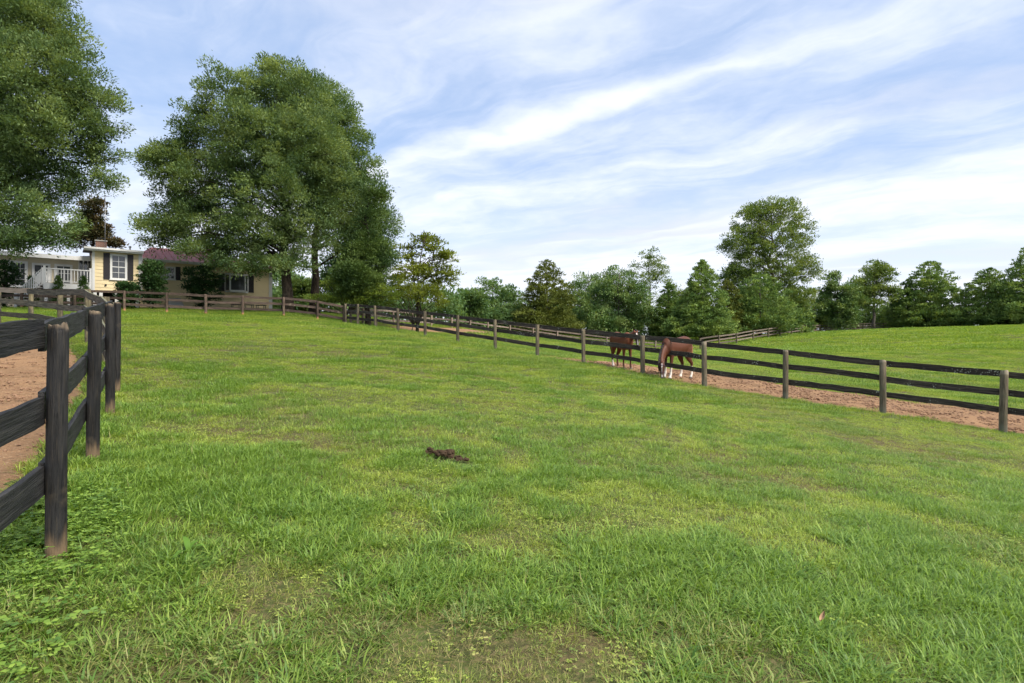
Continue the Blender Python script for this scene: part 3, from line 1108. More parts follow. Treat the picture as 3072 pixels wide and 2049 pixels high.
def rail_mesh(name, L, hgt, th, seed, m, sag=0.0, bow=0.0, segs=8, rough=0.004, taper=1.0):
    """board along local +X, broad face across local Y, tall in local Z"""
    rs = random.Random(seed)
    V, Q = [], []
    wz = [rs.uniform(-1, 1) for _ in range(segs + 1)]
    for i in range(segs + 1):
        s = i / segs
        c = 4 * s * (1 - s)
        zc = sag * c + rough * wz[i]
        yc = bow * c
        top = hgt / 2 + rs.uniform(-rough, rough)
        bot = hgt / 2 + rs.uniform(-rough, rough)
        tw = rs.uniform(-0.002, 0.002)
        V += [(L * s, yc - th / 2 + tw, zc - bot), (L * s, yc + th / 2 + tw, zc - bot), (L * s, yc + th / 2 - tw, zc + top), (L * s, yc - th / 2 - tw, zc + top)]
    for i in range(segs):
        a, b = 4 * i, 4 * i + 4
        for k in range(4):
            k2 = (k + 1) % 4
            Q.append((a + k, b + k, b + k2, a + k2))
    Q.append((0, 1, 2, 3))
    e = 4 * segs
    Q.append((e + 3, e + 2, e + 1, e))
    return new_mesh(name, V, Q, m)


def fence(name, label, line, heights, mp, mr, rails, r=0.075, side=1, hgt=0.145, th=0.026, seed=1, sag=0.012, segs=8, sides=12,
          zs=None, lean=0.015, chew=0.01, special=None, gap=0.012, rough=0.004):
    """line: (x, y); posts stand on the ground, boards nailed on the 'side' (+1 = left of travel)"""
    rs = random.Random(seed)
    root = empty(name, (line[0][0], line[0][1], gz(*line[0])))
    tag(root, label, 'fence')
    o0 = Vector(root.location)
    pts = []
    for i, (x, y) in enumerate(line):
        z = gz(x, y) if zs is None or zs[i] is None else zs[i]
        h = heights[i] if isinstance(heights, (list, tuple)) else heights * rs.uniform(0.97, 1.03)
        pm = mp[i % len(mp)] if isinstance(mp, list) else mp
        o = obj('post', post_mesh('post', h, r * rs.uniform(0.92, 1.08), seed * 100 + i, pm, sides, chew=chew), root, Vector((x, y, z)) - o0)
        o.rotation_euler = (rs.uniform(-lean, lean), rs.uniform(-lean, lean), rs.uniform(0, 6.28))
        pts.append((Vector((x, y, z)), h))
    for i in range(len(pts) - 1):
        (a, ha), (b, hb) = pts[i], pts[i + 1]
        d = Vector((b.x - a.x, b.y - a.y, 0)).normalized()
        nrm = Vector((-d.y, d.x, 0)) * side
        for k, rz in enumerate(rails):
            # neighbours share a post: stop just short of its middle line
            off = nrm * (r + th / 2 - 0.004)
            A = a + d * (gap / 2) + off + Vector((0, 0, rz * ha + rs.uniform(-.015, .015)))
            B = b - d * (gap / 2) + off + Vector((0, 0, rz * hb + rs.uniform(-.015, .015)))
            sg, bw, mm = rs.uniform(-sag, sag), rs.uniform(-0.012, 0.012), mr
            if special and (i, k) in special:
                sp = special[(i, k)]
                sg, bw, mm = sp.get('sag', sg), sp.get('bow', bw), sp.get('mat', mr)
            vec = B - A
            me = rail_mesh('rail', vec.length, hgt * rs.uniform(0.95, 1.05), th, seed * 977 + i * 7 + k, mm, sg, bw, segs, rough)
            o = obj('rail', me, root, A - o0)
            o.rotation_euler = vec.to_track_quat('X', 'Z').to_euler()
    return root


RAILS = (0.345, 0.645, 0.945)
rh = [h + 0.0 for h in RF_H]
fence('paddock_fence', 'long three-board fence with grey round posts and lichen-spotted boards before the horses', RFL, rh, M['grey_post'], M['dark_rail'],
      RAILS, r=0.074, side=1, hgt=0.155, th=0.028, seed=3, sag=0.022, zs=[p[2] for p in (at(a, b, d) for a, b, d in zip(RF_PX, RF_BY, RF_D))], rough=0.007, chew=0.012)
LZ = [p[2] for p in LF]
LH = [1.40, 1.40, 1.40, 1.40, 1.42, 1.30, 1.25, 1.2, 1.2, 1.2, 1.2]
near_line = LFL[:5]
_dx, _dy = LFL[5][0] - LFL[4][0], LFL[5][1] - LFL[4][1]
_l = math.hypot(_dx, _dy)
far_line = [(LFL[4][0] + _dx / _l * 0.22, LFL[4][1] + _dy / _l * 0.22)] + LFL[5:]
fence('track_fence', 'black-painted board fence with a chewed round post close by', near_line, LH[:5], M['black_post'], M['black_rail'],
      (0.352, 0.648, 0.952), r=0.051, side=1, hgt=0.165, th=0.032, seed=5, sag=0.01, segs=14, sides=18, zs=LZ[:5], chew=0.02, rough=0.004,
      special={(1, 0): dict(sag=-0.075, bow=0.03), (2, 0): dict(sag=-0.03)}, lean=0.012)
fence('track_fence', 'weathered olive-grey board fence bending away towards the white deck', far_line, LH[4:], M['olive_post'], M['olive_rail'],
      (0.32, 0.63, 0.935), r=0.068, side=1, hgt=0.15, th=0.03, seed=8, sag=0.02, segs=8, zs=[LZ[4], None, None] + [p[2] for p in LF[7:9]] + [None, None], rough=0.006,
      special={(4, 2): dict(mat=M['fresh_rail']), (5, 2): dict(mat=M['fresh_rail'])})
fence('yard_fence', 'brown three-board fence along the front of the yellow house', BFL, 1.22, M['brown_post'], M['brown_rail'],
      (0.33, 0.64, 0.94), r=0.075, side=-1, hgt=0.145, th=0.028, seed=13, sag=0.02, segs=6, sides=10, zs=[p[2] for p in BF])
fence('lane_fence', 'pale weathered fence leading away behind the long fence', SFL, 1.25, M['pale_post'], M['pale_rail'],
      (0.33, 0.64, 0.94), r=0.08, side=1, hgt=0.15, th=0.03, seed=17, sag=0.03, segs=4, sides=8, zs=[p[2] for p in SF], lean=0.04)
TFL = [(p[0], p[1]) for p in TF]
fence('tree_line_fence', 'distant grey fence climbing along the edge of the trees', TFL, 1.35, M['grey_post'], M['pale_rail'],
      (0.33, 0.64, 0.94), r=0.085, side=1, hgt=0.16, th=0.03, seed=19, sag=0.03, segs=4, sides=8, zs=[p[2] for p in TF], lean=0.04)
# ------------------------------------------------------------------ trees
def unit(v):
    return v / (np.linalg.norm(v, axis=-1, keepdims=True) + 1e-9)


def leaf_quads(C, D, N, ln, wd):
    """rhombic leaves: centres, axis, rough normal, length, width -> verts, quads"""
    D = unit(D)
    S = unit(np.cross(D, N))
    Nn = np.cross(S, D)
    ln = ln[:, None]
    wd = wd[:, None]
    a = C - D * ln * 0.5
    b = C + S * wd * 0.5 - D * ln * 0.06 + Nn * wd * 0.12
    c = C + D * ln * 0.5
    d = C - S * wd * 0.5 - D * ln * 0.06 + Nn * wd * 0.12
    V = np.stack([a, b, c, d], 1).reshape(-1, 3)
    Q = np.arange(len(V)).reshape(-1, 4)
    return V, Q


def lobe_points(rg, lobes, n, shell=0.62):
    """clump centres: mostly near the surface of the lobes, few inside"""
    vol = np.array([(l[3] * l[4] * l[5]) ** (2 / 3) for l in lobes])
    pick = rg.choice(len(lobes), n, p=vol / vol.sum())
    L = np.array(lobes)[pick]
    u = unit(rg.normal(size=(n, 3)))
    rad = np.where(rg.random(n) < 0.78, rg.uniform(shell, 1.0, n), rg.uniform(0.15, shell, n))
    return L[:, :3] + u * rad[:, None] * L[:, 3:6], u


def leafy(rg, centres, outs, rad, per, ln, wd, flat=0.62, spread=0.5, droop=0.0, up=0.25, strag=0.06, shrink=None):
    n = len(centres)
    rads = rad * rg.uniform(0.55, 1.25, n) * (1.0 if shrink is None else shrink)
    cnt = np.maximum(4, (per * (rads / rad) ** 2).astype(int))
    idx = np.repeat(np.arange(n), cnt)
    m = len(idx)
    u = unit(rg.normal(size=(m, 3)))
    # leaves crowd the outer, upper skin of each clump
    u[:, 2] = np.where(rg.random(m) < 0.72, np.abs(u[:, 2]), u[:, 2])
    rr = rg.random(m) ** 0.42
    strk = rg.random(m) < strag
    rr = np.where(strk, rr * rg.uniform(1.1, 1.6, m), rr)
    off = u * (rr * rads[idx])[:, None]
    off[:, 2] *= flat
    C = centres[idx] + off
    D = unit(u * 0.6 + outs[idx] * 0.5 + rg.normal(size=(m, 3)) * spread)
    D[:, 2] += up - droop
    N = unit(u * 0.5 + np.array([0, 0, 0.9]) + rg.normal(size=(m, 3)) * 0.45)
    return leaf_quads(C, D, N, ln * rg.uniform(0.6, 1.35, m), wd * rg.uniform(0.65, 1.3, m))


def limb(rg, a, b, r0, r1, k=5, wob=0.08, arch=0.12):
    a, b = np.array(a, float), np.array(b, float)
    L = np.linalg.norm(b - a)
    path, rad = [], []
    for i in range(k + 1):
        s = i / k
        p = a + (b - a) * s
        p = p + np.array([0, 0, 1]) * arch * L * math.sin(math.pi * s) + rg.normal(size=3) * wob * L * 0.25 * (0 < i < k)
        path.append(p)
        rad.append(r0 + (r1 - r0) * s ** 0.8)
    return tube(path, rad, 6)


def tree(name, label, base, lobes, leafm, barkm, trunk_r, clump_n, clump_r, per, ln, wd, seed, group=None, cat='tree', trunk_top=None, limbs=26,
         flat=0.62, droop=0.0, up=0.25, shell=0.62, lean=(0, 0), strag=0.06, trunk_sides=12, stems=1, limb_r=0.35, limb_lo=0.10):
    rg = np.random.default_rng(seed)
    bx, by = base[0], base[1]
    bz = gz(bx, by) - 0.12
    root = empty(name, (bx, by, bz))
    tag(root, label, cat, group)
    o0 = np.array([bx, by, bz])
    LB = [tuple(np.array(l[:3]) - o0) + tuple(l[3:]) for l in lobes]
    C, U = lobe_points(rg, LB, clump_n, shell)
    top = max(l[2] + l[5] * 0.55 for l in LB) if trunk_top is None else trunk_top
    cx = np.mean([l[0] for l in LB]) + lean[0]
    cy = np.mean([l[1] for l in LB]) + lean[1]
    parts = []
    axes = []
    for s in range(stems):
        ang = s / max(stems, 1) * 6.283 + 0.6
        spread = 0.0 if stems == 1 else 0.16 * top
        tp = np.array([cx * 0.75 + spread * math.cos(ang), cy * 0.75 + spread * math.sin(ang), top])
        path, rad = [], []
        for i in range(10):
            f_ = i / 9
            p = np.array([tp[0] * f_ ** 1.6, tp[1] * f_ ** 1.6, top * f_]) + rg.normal(size=3) * 0.012 * top * (i > 1)
            path.append(p)
            flare = 1.3 if i == 0 else (1.03 if i == 1 else 1)
            rad.append((trunk_r * (1 - f_ * 0.86) * flare) / (1 if stems == 1 else 1.5))
        axes.append((path, rad))
        parts.append(tube(path, rad, trunk_sides))
    order = rg.permutation(len(C))[:limbs]
    for j in order:
        c = C[j]
        path, rad = axes[rg.integers(len(axes))]
        zt = np.clip(c[2] - (0.22 + 0.25 * rg.random()) * math.hypot(c[0], c[1]), limb_lo * top, top * 0.92)
        f_ = zt / top * 9
        i0 = int(min(f_, 8))
        a = path[i0] + (path[i0 + 1] - path[i0]) * (f_ - i0)
        r0 = max(0.03, rad[i0] * limb_r)
        parts.append(limb(rg, a, c, r0, max(0.012, r0 * 0.18)))
    v, q = merge(parts)
    t = obj('trunk', new_mesh('trunk', v, q, barkm, True), root)
    V, Q = leafy(rg, C, U, clump_r, per, ln, wd, flat, 0.5, droop, up, strag)
    obj('crown', fast_mesh('crown', V, Q, leafm), root)
    return root


def lob(px, py, rx, ry, d, dd=0.0, rd=None):
    """lobe from the 2351-wide view: centre, half-sizes, distance and half-depth"""
    c = atd(px, py, d + dd)
    k = (d + dd) / 1306.1
    return (c[0], c[1], c[2], rx * k, (rd if rd is not None else rx * k), ry * k)


D1 = 40.5
tree('oak_tree', 'biggest willow oak with a broad dense crown in front of the yellow house', atd(661, 718, 39.5)[:2],
     [lob(545, 232, 85, 78, D1), lob(640, 205, 80, 66, D1, 1.5), lob(700, 250, 85, 85, D1, 0.5), lob(480, 320, 85, 80, D1), lob(585, 330, 110, 95, D1, -1.5),
      lob(690, 350, 110, 105, D1, -1.0), lob(420, 395, 90, 68, D1), lob(375, 375, 48, 40, D1), lob(515, 440, 115, 80, D1, -1), lob(640, 450, 120, 90, D1, -2), lob(750, 440, 85, 90, D1),
      lob(400, 485, 55, 48, D1), lob(470, 530, 90, 52, D1, -1), lob(375, 540, 66, 36, D1, -1.5), lob(590, 545, 105, 55, D1, -1.5), lob(700, 545, 90, 50, D1, -1), lob(560, 610, 75, 24, D1, -2.5), lob(470, 580, 70, 22, D1, -2),
      lob(650, 610, 70, 20, D1, -2.5)],
     M['oak_leaf'], M['bark'], 0.37, 1750, 0.72, 135, 0.20, 0.08, 101, 'willow oaks by the house', limbs=80, lean=(2.0, 0), strag=0.02, trunk_top=14.0, flat=0.92, up=0.12, limb_lo=0.22)
D2 = 45.5
tree('oak_tree', 'second willow oak standing just right of and behind the biggest one', atd(722, 694, 44.5)[:2],
     [lob(735, 230, 55, 55, D2), lob(778, 285, 62, 70, D2), lob(800, 370, 70, 80, D2), lob(830, 455, 66, 70, D2), lob(858, 530, 60, 62, D2), lob(770, 470, 80, 70, D2, 1),
      lob(880, 600, 40, 36, D2), lob(700, 330, 80, 90, D2, 2.5), lob(820, 560, 60, 50, D2, 0)],
     M['oak_leaf_b'], M['bark'], 0.36, 900, 0.74, 130, 0.21, 0.085, 102, 'willow oaks by the house', limbs=40, strag=0.02, trunk_top=13.0, lean=(-2.3, 0), flat=0.92, up=0.12, limb_lo=0.28)
D3 = 31.0
tree('oak_tree', 'tall willow oak at the picture edge overhanging the white deck', (-32.0, 32.5),
     [lob(20, 40, 120, 90, D3), lob(110, 80, 85, 80, D3), lob(160, 190, 90, 85, D3), lob(60, 200, 130, 110, D3, -1.5), lob(205, 270, 78, 62, D3), lob(110, 310, 120, 80, D3, -1),
      lob(215, 355, 62, 34, D3, 0.5), lob(0, 340, 120, 110, D3, 1), lob(80, 420, 110, 60, D3, 0), lob(205, 415, 62, 22, D3), lob(40, 500, 120, 60, D3, -1.5), lob(120, 540, 62, 34, D3, -1.5),
      lob(20, 560, 70, 30, D3, -2.5), lob(-90, 200, 150, 190, D3, 1), lob(-110, 430, 120, 110, D3, 0), lob(30, -60, 120, 80, D3, 1)],
     M['oak_leaf'], M['bark'], 0.45, 1850, 0.62, 140, 0.17, 0.068, 103, 'willow oaks by the house', limbs=80, lean=(1.5, 0), strag=0.02, flat=0.92, up=0.12, limb_lo=0.2)
tree('conifer_tree', 'dense bright green conical evergreen at the foot of the oaks', atd(845, 700, 40.0)[:2],
     [lob(852, 520, 34, 50, 40), lob(848, 585, 52, 62, 40), lob(840, 640, 66, 58, 40, -0.5), lob(862, 455, 22, 40, 40), lob(815, 650, 60, 45, 40, -1)],
     M['holly_leaf'], M['bark'], 0.2, 320, 0.62, 170, 0.15, 0.06, 104, limbs=20, flat=0.8, up=0.3)
tree('shrub', 'low spreading green shrub under the conical evergreen', atd(790, 700, 39.0)[:2],
     [lob(765, 672, 40, 28, 39), lob(820, 680, 50, 24, 39), lob(880, 678, 40, 26, 39), lob(720, 690, 26, 14, 39)],
     M['lime_leaf'], M['bark'], 0.07, 130, 0.45, 90, 0.12, 0.055, 105, cat='shrub', limbs=20, limb_lo=0.02, trunk_top=0.7)
tree('magnolia_tree', 'small thin-crowned tree with yellowing leaves and sky showing through', atd(958, 712, 42.0)[:2],
     [lob(978, 560, 40, 26, 42), lob(935, 580, 30, 34, 42), lob(1020, 590, 36, 30, 42), lob(965, 620, 48, 34, 42), lob(1035, 630, 26, 26, 42), lob(1005, 650, 40, 28, 42), lob(915, 640, 22, 40, 42)],
     M['yellow_leaf'], M['bark'], 0.16, 150, 0.55, 48, 0.24, 0.105, 106, limbs=60, stems=3, limb_r=0.5, strag=0.15, shell=0.4)
tree('shrub', 'yellow-green bush at the foot of the thin-crowned tree', atd(945, 706, 41.0)[:2],
     [lob(925, 665, 42, 30, 41), lob(975, 675, 40, 26, 41), lob(1010, 690, 26, 16, 41), lob(890, 690, 24, 16, 41)],
     M['yellow_leaf'], M['bark'], 0.07, 110, 0.48, 85, 0.13, 0.06, 107, cat='shrub', limbs=20, limb_lo=0.02, trunk_top=0.8)
tree('magnolia_tree', 'russet-leaved magnolia showing behind the chimney', atd(205, 640, 47)[:2],
     [lob(212, 488, 26, 32, 47), lob(225, 530, 24, 28, 47), lob(190, 545, 32, 32, 47), lob(262, 560, 15, 15, 47)],
     M['magnolia_leaf'], M['bark'], 0.2, 170, 0.6, 90, 0.21, 0.10, 108, limbs=16)
for i, (px, py, rx, ry, d, lab) in enumerate([
        (350, 632, 26, 34, 37.3, 'tall dark shrub at the inner corner of the house'),
        (465, 640, 46, 34, 40.0, 'broad dark shrub between the two right-hand house windows'),
        (290, 662, 24, 12, 36.2, 'low leafy shrub under the shuttered window'),
        (10, 640, 24, 40, 35.0, 'dark glossy shrub beside the deck stairs')]):
    c = atd(px, py, d)
    gh = c[2] - gz(c[0], c[1])
    tree('shrub', lab, c[:2], [lob(px, py, rx, ry, d), (c[0], c[1], gz(c[0], c[1]) + gh * 0.45, rx * d / 1306 * 0.95, rx * d / 1306 * .8, gh * 0.45)],
         M['shrub_leaf'], M['bark'], 0.06, 110 if rx > 24 else 60, 0.38, 70, 0.16, 0.085, 120 + i, cat='shrub', limbs=24, limb_lo=0.02, trunk_top=gh * 0.8, strag=0.15)
for i, (px, lab) in enumerate([(70, 'dwarf conifer cone below the deck stairs'), (134, 'dwarf conifer cone in front of the middle of the deck'), (191, 'dwarf conifer cone beside the house corner')]):
    c = atd(px, 660, 35.6)
    zb = gz(c[0], c[1])
    htop = atd(px, 636, 35.6)[2] - zb
    rg = np.random.default_rng(140 + i)
    root = empty('dwarf_conifer', (c[0], c[1], zb))
    tag(root, lab, 'shrub', 'dwarf conifers by the deck')
    n = 150
    f_ = rg.random(n) ** 1.3
    a = rg.random(n) * 6.283
    rr = 0.42 * (1 - f_) ** 0.75 * rg.uniform(.75, 1.05, n)
    Cc = np.stack([rr * np.cos(a), rr * np.sin(a), 0.1 + f_ * (htop - 0.1)], 1)
    Uu = unit(np.stack([np.cos(a), np.sin(a), np.full(n, .6)], 1))
    V, Q = leafy(rg, Cc, Uu, 0.16, 34, 0.09, 0.035, 0.9, up=0.5)
    obj('crown', fast_mesh('crown', V, Q, M['cone_leaf']), root)
    v, q = tube([(0, 0, -0.1), (0, 0, htop * .5), (0, 0, htop * .9)], [0.04, 0.03, 0.008], 6)
    obj('trunk', new_mesh('trunk', v, q, M['bark'], True), root)


def cedar(label, px, top, base, hw, d, m, seed, dens=1.0, low=0.04, name='cedar_tree', power=0.75, group='cedars along the tree line', trunkz=0.0):
    rg = np.random.default_rng(seed)
    b = atd(px, base, d)
    zb = gz(b[0], b[1])
    H = atd(px, top, d)[2] - zb
    Rm = hw * d / 1306.1
    root = empty(name, (b[0], b[1], zb - 0.1))
    tag(root, label, 'tree', group)
    n = int(480 * dens * max(1, H / 9))
    f_ = low + (1 - low) * rg.random(n) ** 1.15
    a = rg.random(n) * 6.283
    # uneven outline: each side of the tree bulges in its own tiers
    bul = 0.55 + 0.75 * vnoise(a / 6.283 * 6 + seed, f_ * 11, 1.0, seed, 2)
    prof = np.clip((1 - f_) ** power, 0, 1) * np.clip(0.55 + f_ * 4, 0, 1)
    rr = Rm * prof * bul * np.where(rg.random(n) < .7, rg.uniform(.7, 1.08, n), rg.uniform(.2, .7, n))
    C = np.stack([rr * np.cos(a), rr * np.sin(a), f_ * H], 1)
    U = unit(np.stack([np.cos(a), np.sin(a), np.full(n, .25 + 0 * a)], 1))
    V, Q = leafy(rg, C, U, 0.085 * H ** 0.5 * Rm ** 0.5 * 1.25, 84, 0.30 * d / 70, 0.115 * d / 70, 0.6, up=0.35, strag=0.14, shrink=0.30 + 0.85 * (1 - f_))
    obj('crown', fast_mesh('crown', V, Q, m), root)
    parts = [tube([(0, 0, 0), (0, 0, H * .5), (0, 0, H * .97)], [0.02 * H + .05, 0.012 * H + .02, 0.01], 8)]
    for j in rg.permutation(n)[:24]:
        z0 = max(0.1, C[j][2] - 0.12 * H)
        parts.append(limb(rg, (0, 0, z0), C[j], 0.05, 0.012, 3))
    v, q = merge(parts)
    obj('trunk', new_mesh('trunk', v, q, M['bark_grey'], True), root)
    return root


def auto_lobes(seed, px, top, base, hw, d, n=9, skew=0.0, low=0.18):
    rs = random.Random(seed)
    H = base - top
    out = []
    for i in range(n):
        f_ = low + (1 - low) * (i + 0.5) / n
        w = math.sin(math.pi * min(1, (f_ * 0.82 + 0.12))) ** 0.7
        for s in ((-1, 1) if 0 < i < n - 1 else (0,)):
            r_ = hw * rs.uniform(0.38, 0.56) * (0.6 + 0.4 * w)
            out.append(lob(px + s * (hw * w - r_ * 0.8) * rs.uniform(.6, 1.0) + skew * (f_ - .5) * hw, base - f_ * H + r_ * 0.35, r_, r_ * rs.uniform(.6, .85), d, rs.uniform(-.4, .4) * hw * d / 1306))
    return out


def broad(label, px, top, base, hw, d, m, seed, clumps=150, cr=1.0, per=70, ln=0.34, wd=0.15, name='broadleaf_tree', group='broadleaf trees along the tree line', **kw):
    lo = kw.pop('low', 0.18)
    sk = kw.pop('skew', 0.0)
    lb = auto_lobes(seed, px, top, base, hw, d, low=lo, skew=sk)
    return tree(name, label, atd(px, base, d)[:2], lb, m, kw.pop('bark', M['bark_grey']), kw.pop('tr', 0.2), int(clumps * 1.25), cr, int(per * 1.35), ln, wd, seed, group, limbs=kw.pop('limbs', 40), flat=0.82, **kw)


broad('low rounded sumac-like thicket tree farthest left of the tree line', 1130, 645, 742, 82, 84, M['sumac_leaf'], 201, 170, 1.05, 70, 0.42, 0.16, low=0.1)
broad('small pale-green tree filling the gap beside the thicket', 1080, 664, 738, 42, 70, M['sumac_leaf'], 221, 80, .9, 60, 0.36, 0.15, low=0.1)
cedar('olive-green feathery cedar right of the thicket', 1255, 596, 758, 80, 79, M['cedar_olive'], 202, 1.5, power=0.48)
broad('dark tree half hidden behind the olive cedar', 1350, 622, 755, 60, 98, M['dark_leaf'], 203, 110, 1.1, 60)
broad('round dark green tree behind the foal', 1420, 622, 775, 84, 86, M['dark_leaf'], 204, 250, 1.1, 84, 0.34, 0.155, low=0.04)
broad('taller airy tree rising behind the round dark one', 1492, 570, 768, 70, 97, M['poplar_leaf'], 205, 120, 1.0, 60, strag=0.14)
cedar('narrow dark cedar between the round tree and the pointed cedar', 1535, 648, 775, 46, 87, M['cedar_leaf'], 206, 1.0, power=0.52)
cedar('pointed cedar with bare trunk foot behind the mare', 1612, 596, 782, 82, 80, M['cedar_leaf'], 207, 1.6, power=0.6, low=0.10)
tree('broadleaf_tree', 'tallest tree of the tree line with an upswept rounded crown', atd(1768, 768, 95)[:2],
     [lob(1722, 505, 42, 34, 95), lob(1800, 495, 50, 34, 95), lob(1765, 480, 45, 24, 95), lob(1698, 560, 44, 42, 95), lob(1768, 560, 66, 48, 95), lob(1838, 548, 36, 46, 95, 1), lob(1712, 625, 50, 38, 95), lob(1800, 625, 62, 42, 95),
      lob(1856, 615, 28, 30, 95), lob(1760, 690, 74, 40, 95), lob(1700, 690, 40, 30, 95), lob(1830, 690, 40, 34, 95)],
     M['poplar_leaf'], M['bark_grey'], 0.4, 950, 1.0, 78, 0.34, 0.15, 208, 'broadleaf trees along the tree line', limbs=110, strag=0.10, flat=0.85)
cedar('broad low cedar in front of the tallest tree', 1745, 628, 772, 95, 86, M['cedar_leaf'], 209, 1.7, power=0.45, low=0.10)
cedar('small cedar at the left foot of the tallest tree', 1670, 640, 778, 50, 84, M['cedar_olive'], 210, 0.9, power=0.48)
cedar('cedar at the fence bend right of the tallest tree', 1815, 655, 768, 52, 97, M['cedar_leaf'], 211, 0.9, power=0.5)
broad('dark vine-hung tree with a domed top', 1925, 622, 757, 50, 104, M['dark_leaf'], 212, 150, 1.1, 80, 0.42, 0.18, low=0.05)
broad('leaning tree with bare lower limbs beside the vine-hung tree', 2005, 596, 757, 58, 106, M['poplar_leaf'], 213, 120, 1.1, 70, 0.42, 0.18, low=0.35, skew=0.5, tr=0.3)
cedar('ragged cedar with several tops on the far crest', 2135, 600, 756, 84, 108, M['cedar_leaf'], 214, 1.4, power=0.48)
cedar('smaller cedar touching the ragged one on its left', 2085, 640, 756, 46, 110, M['dark_leaf'], 215, 0.8, power=0.48)
cedar('spreading cedar standing apart on the crest at far right', 2272, 615, 755, 82, 100, M['cedar_leaf'], 216, 1.4, power=0.52)
cedar('cedar cut by the right edge of the picture', 2375, 560, 752, 100, 94, M['cedar_leaf'], 217, 1.5, power=0.52)
broad('slim tree seen between house corner and oak trunks', 640, 600, 712, 40, 66, M['sumac_leaf'], 230, 80, .9, 60, name='broadleaf_tree', group='trees behind the house', low=0.05)
broad('pale shrubby tree seen between the two oak trunks', 690, 640, 712, 40, 58, M['poplar_leaf'], 231, 80, .8, 60, group='trees behind the house', low=0.05)
broad('dark tree behind the conical evergreen', 790, 560, 705, 60, 60, M['shrub_leaf'], 232, 130, 1.0, 70, group='trees behind the house', low=0.05)

for i_, (px_, tp_, d_, hw_, lab_) in enumerate(((1305, 655, 96, 60, 'pale round-headed tree showing between the olive cedar and the dark tree'), (1390, 640, 100, 60, 'round-headed tree behind the left shoulder of the dark round tree'),
                                     (1575, 655, 100, 60, 'far tree filling the gap left of the pointed cedar'), (1690, 610, 98, 60, 'far tree at the left flank of the tallest one'), (1870, 660, 112, 50, 'far tree between the tallest and the vine-hung one'),
                                     (1965, 640, 118, 55, 'far tree glimpsed behind the leaning tree'), (2060, 690, 122, 55, 'low far tree in the dip beside the ragged cedar'))):
    broad(lab_, px_, tp_, 760, hw_, d_, M['sumac_leaf'] if i_ % 2 else M['poplar_leaf'], 240 + i_, 110, 1.15, 60, 0.42, 0.18, low=0.08)

# the tangle of saplings and brambles under the far trees, one mass
rg = np.random.default_rng(400)
UP = []
for (p0, b0, d0, p1, b1, d1, h0, h1, n) in ((600, 738, 56, 1060, 745, 58, 1.5, 4.5, 600), (1040, 738, 72, 1200, 745, 80, 1.5, 4.2, 380), (1200, 750, 84, 1560, 772, 93, 2.0, 5.5, 750), (1560, 775, 90, 1860, 772, 96, 2.0, 5.5, 700),
                                            (1860, 760, 110, 2060, 757, 116, 2.0, 6.0, 520), (2060, 757, 118, 2420, 752, 112, 1.2, 3.6, 560)):
    s = rg.random(n)
    px, bb, dd = p0 + (p1 - p0) * s, b0 + (b1 - b0) * s, d0 + (d1 - d0) * s + rg.uniform(0, 8, n)
    x = (px * 1.30668 - 1536) / F * dd
    z = ground(x, dd)
    h = rg.uniform(h0, h1, n) * rg.random(n) ** .7
    UP.append(np.stack([x, dd, z + h], 1))
UP = np.concatenate(UP)
V, Q = leafy(rg, UP, unit(rg.normal(size=UP.shape)), 0.85, 44, 0.40, 0.17, 0.75)
o = obj('undergrowth', fast_mesh('undergrowth', V, Q, M['sumac_leaf']))
tag(o, 'dark tangle of saplings and brambles under the far trees', 'undergrowth', kind='stuff')
# ------------------------------------------------------------------ house
HA = math.atan2(0.616, 0.788)
EX, EY = math.cos(HA), math.sin(HA)
house = empty('house', (HO_R[0], HO_R[1], 0.0), HA)
tag(house, 'long yellow clapboard house with a red metal roof behind the oaks', 'house')


def hx(px, yl):
    """local x of the point of the plane y = yl that the photograph shows in column px"""
    u = (px - 1536) / F
    ox, oy = HO_R[0] - EY * yl, HO_R[1] + EX * yl
    return (u * oy - ox) / (EX - u * EY)


def hz(py, xl, yl):
    d = HO_R[1] + EY * xl + EX * yl
    return (1024.5 - py) / F * d + CAMZ


def zsurf(xl, yl):
    return gz(HO_R[0] + EX * xl - EY * yl, HO_R[1] + EY * xl + EX * yl)


def siding(wall, x0, x1, y, z0, z1, exp=0.225):
    n = int((z1 - z0) / exp + 0.5)
    e = (z1 - z0) / n
    L = x1 - x0
    me = new_mesh('siding_board', [(0, -0.034, 0), (L, -0.034, 0), (L, -0.003, 0), (0, -0.003, 0), (0, -0.012, e + 0.01), (L, -0.012, e + 0.01), (L, -0.003, e + 0.01), (0, -0.003, e + 0.01)], BOXF, M['siding'])
    for i in range(n):
        obj('siding_board', me, wall, (x0, y, z0 + i * e))


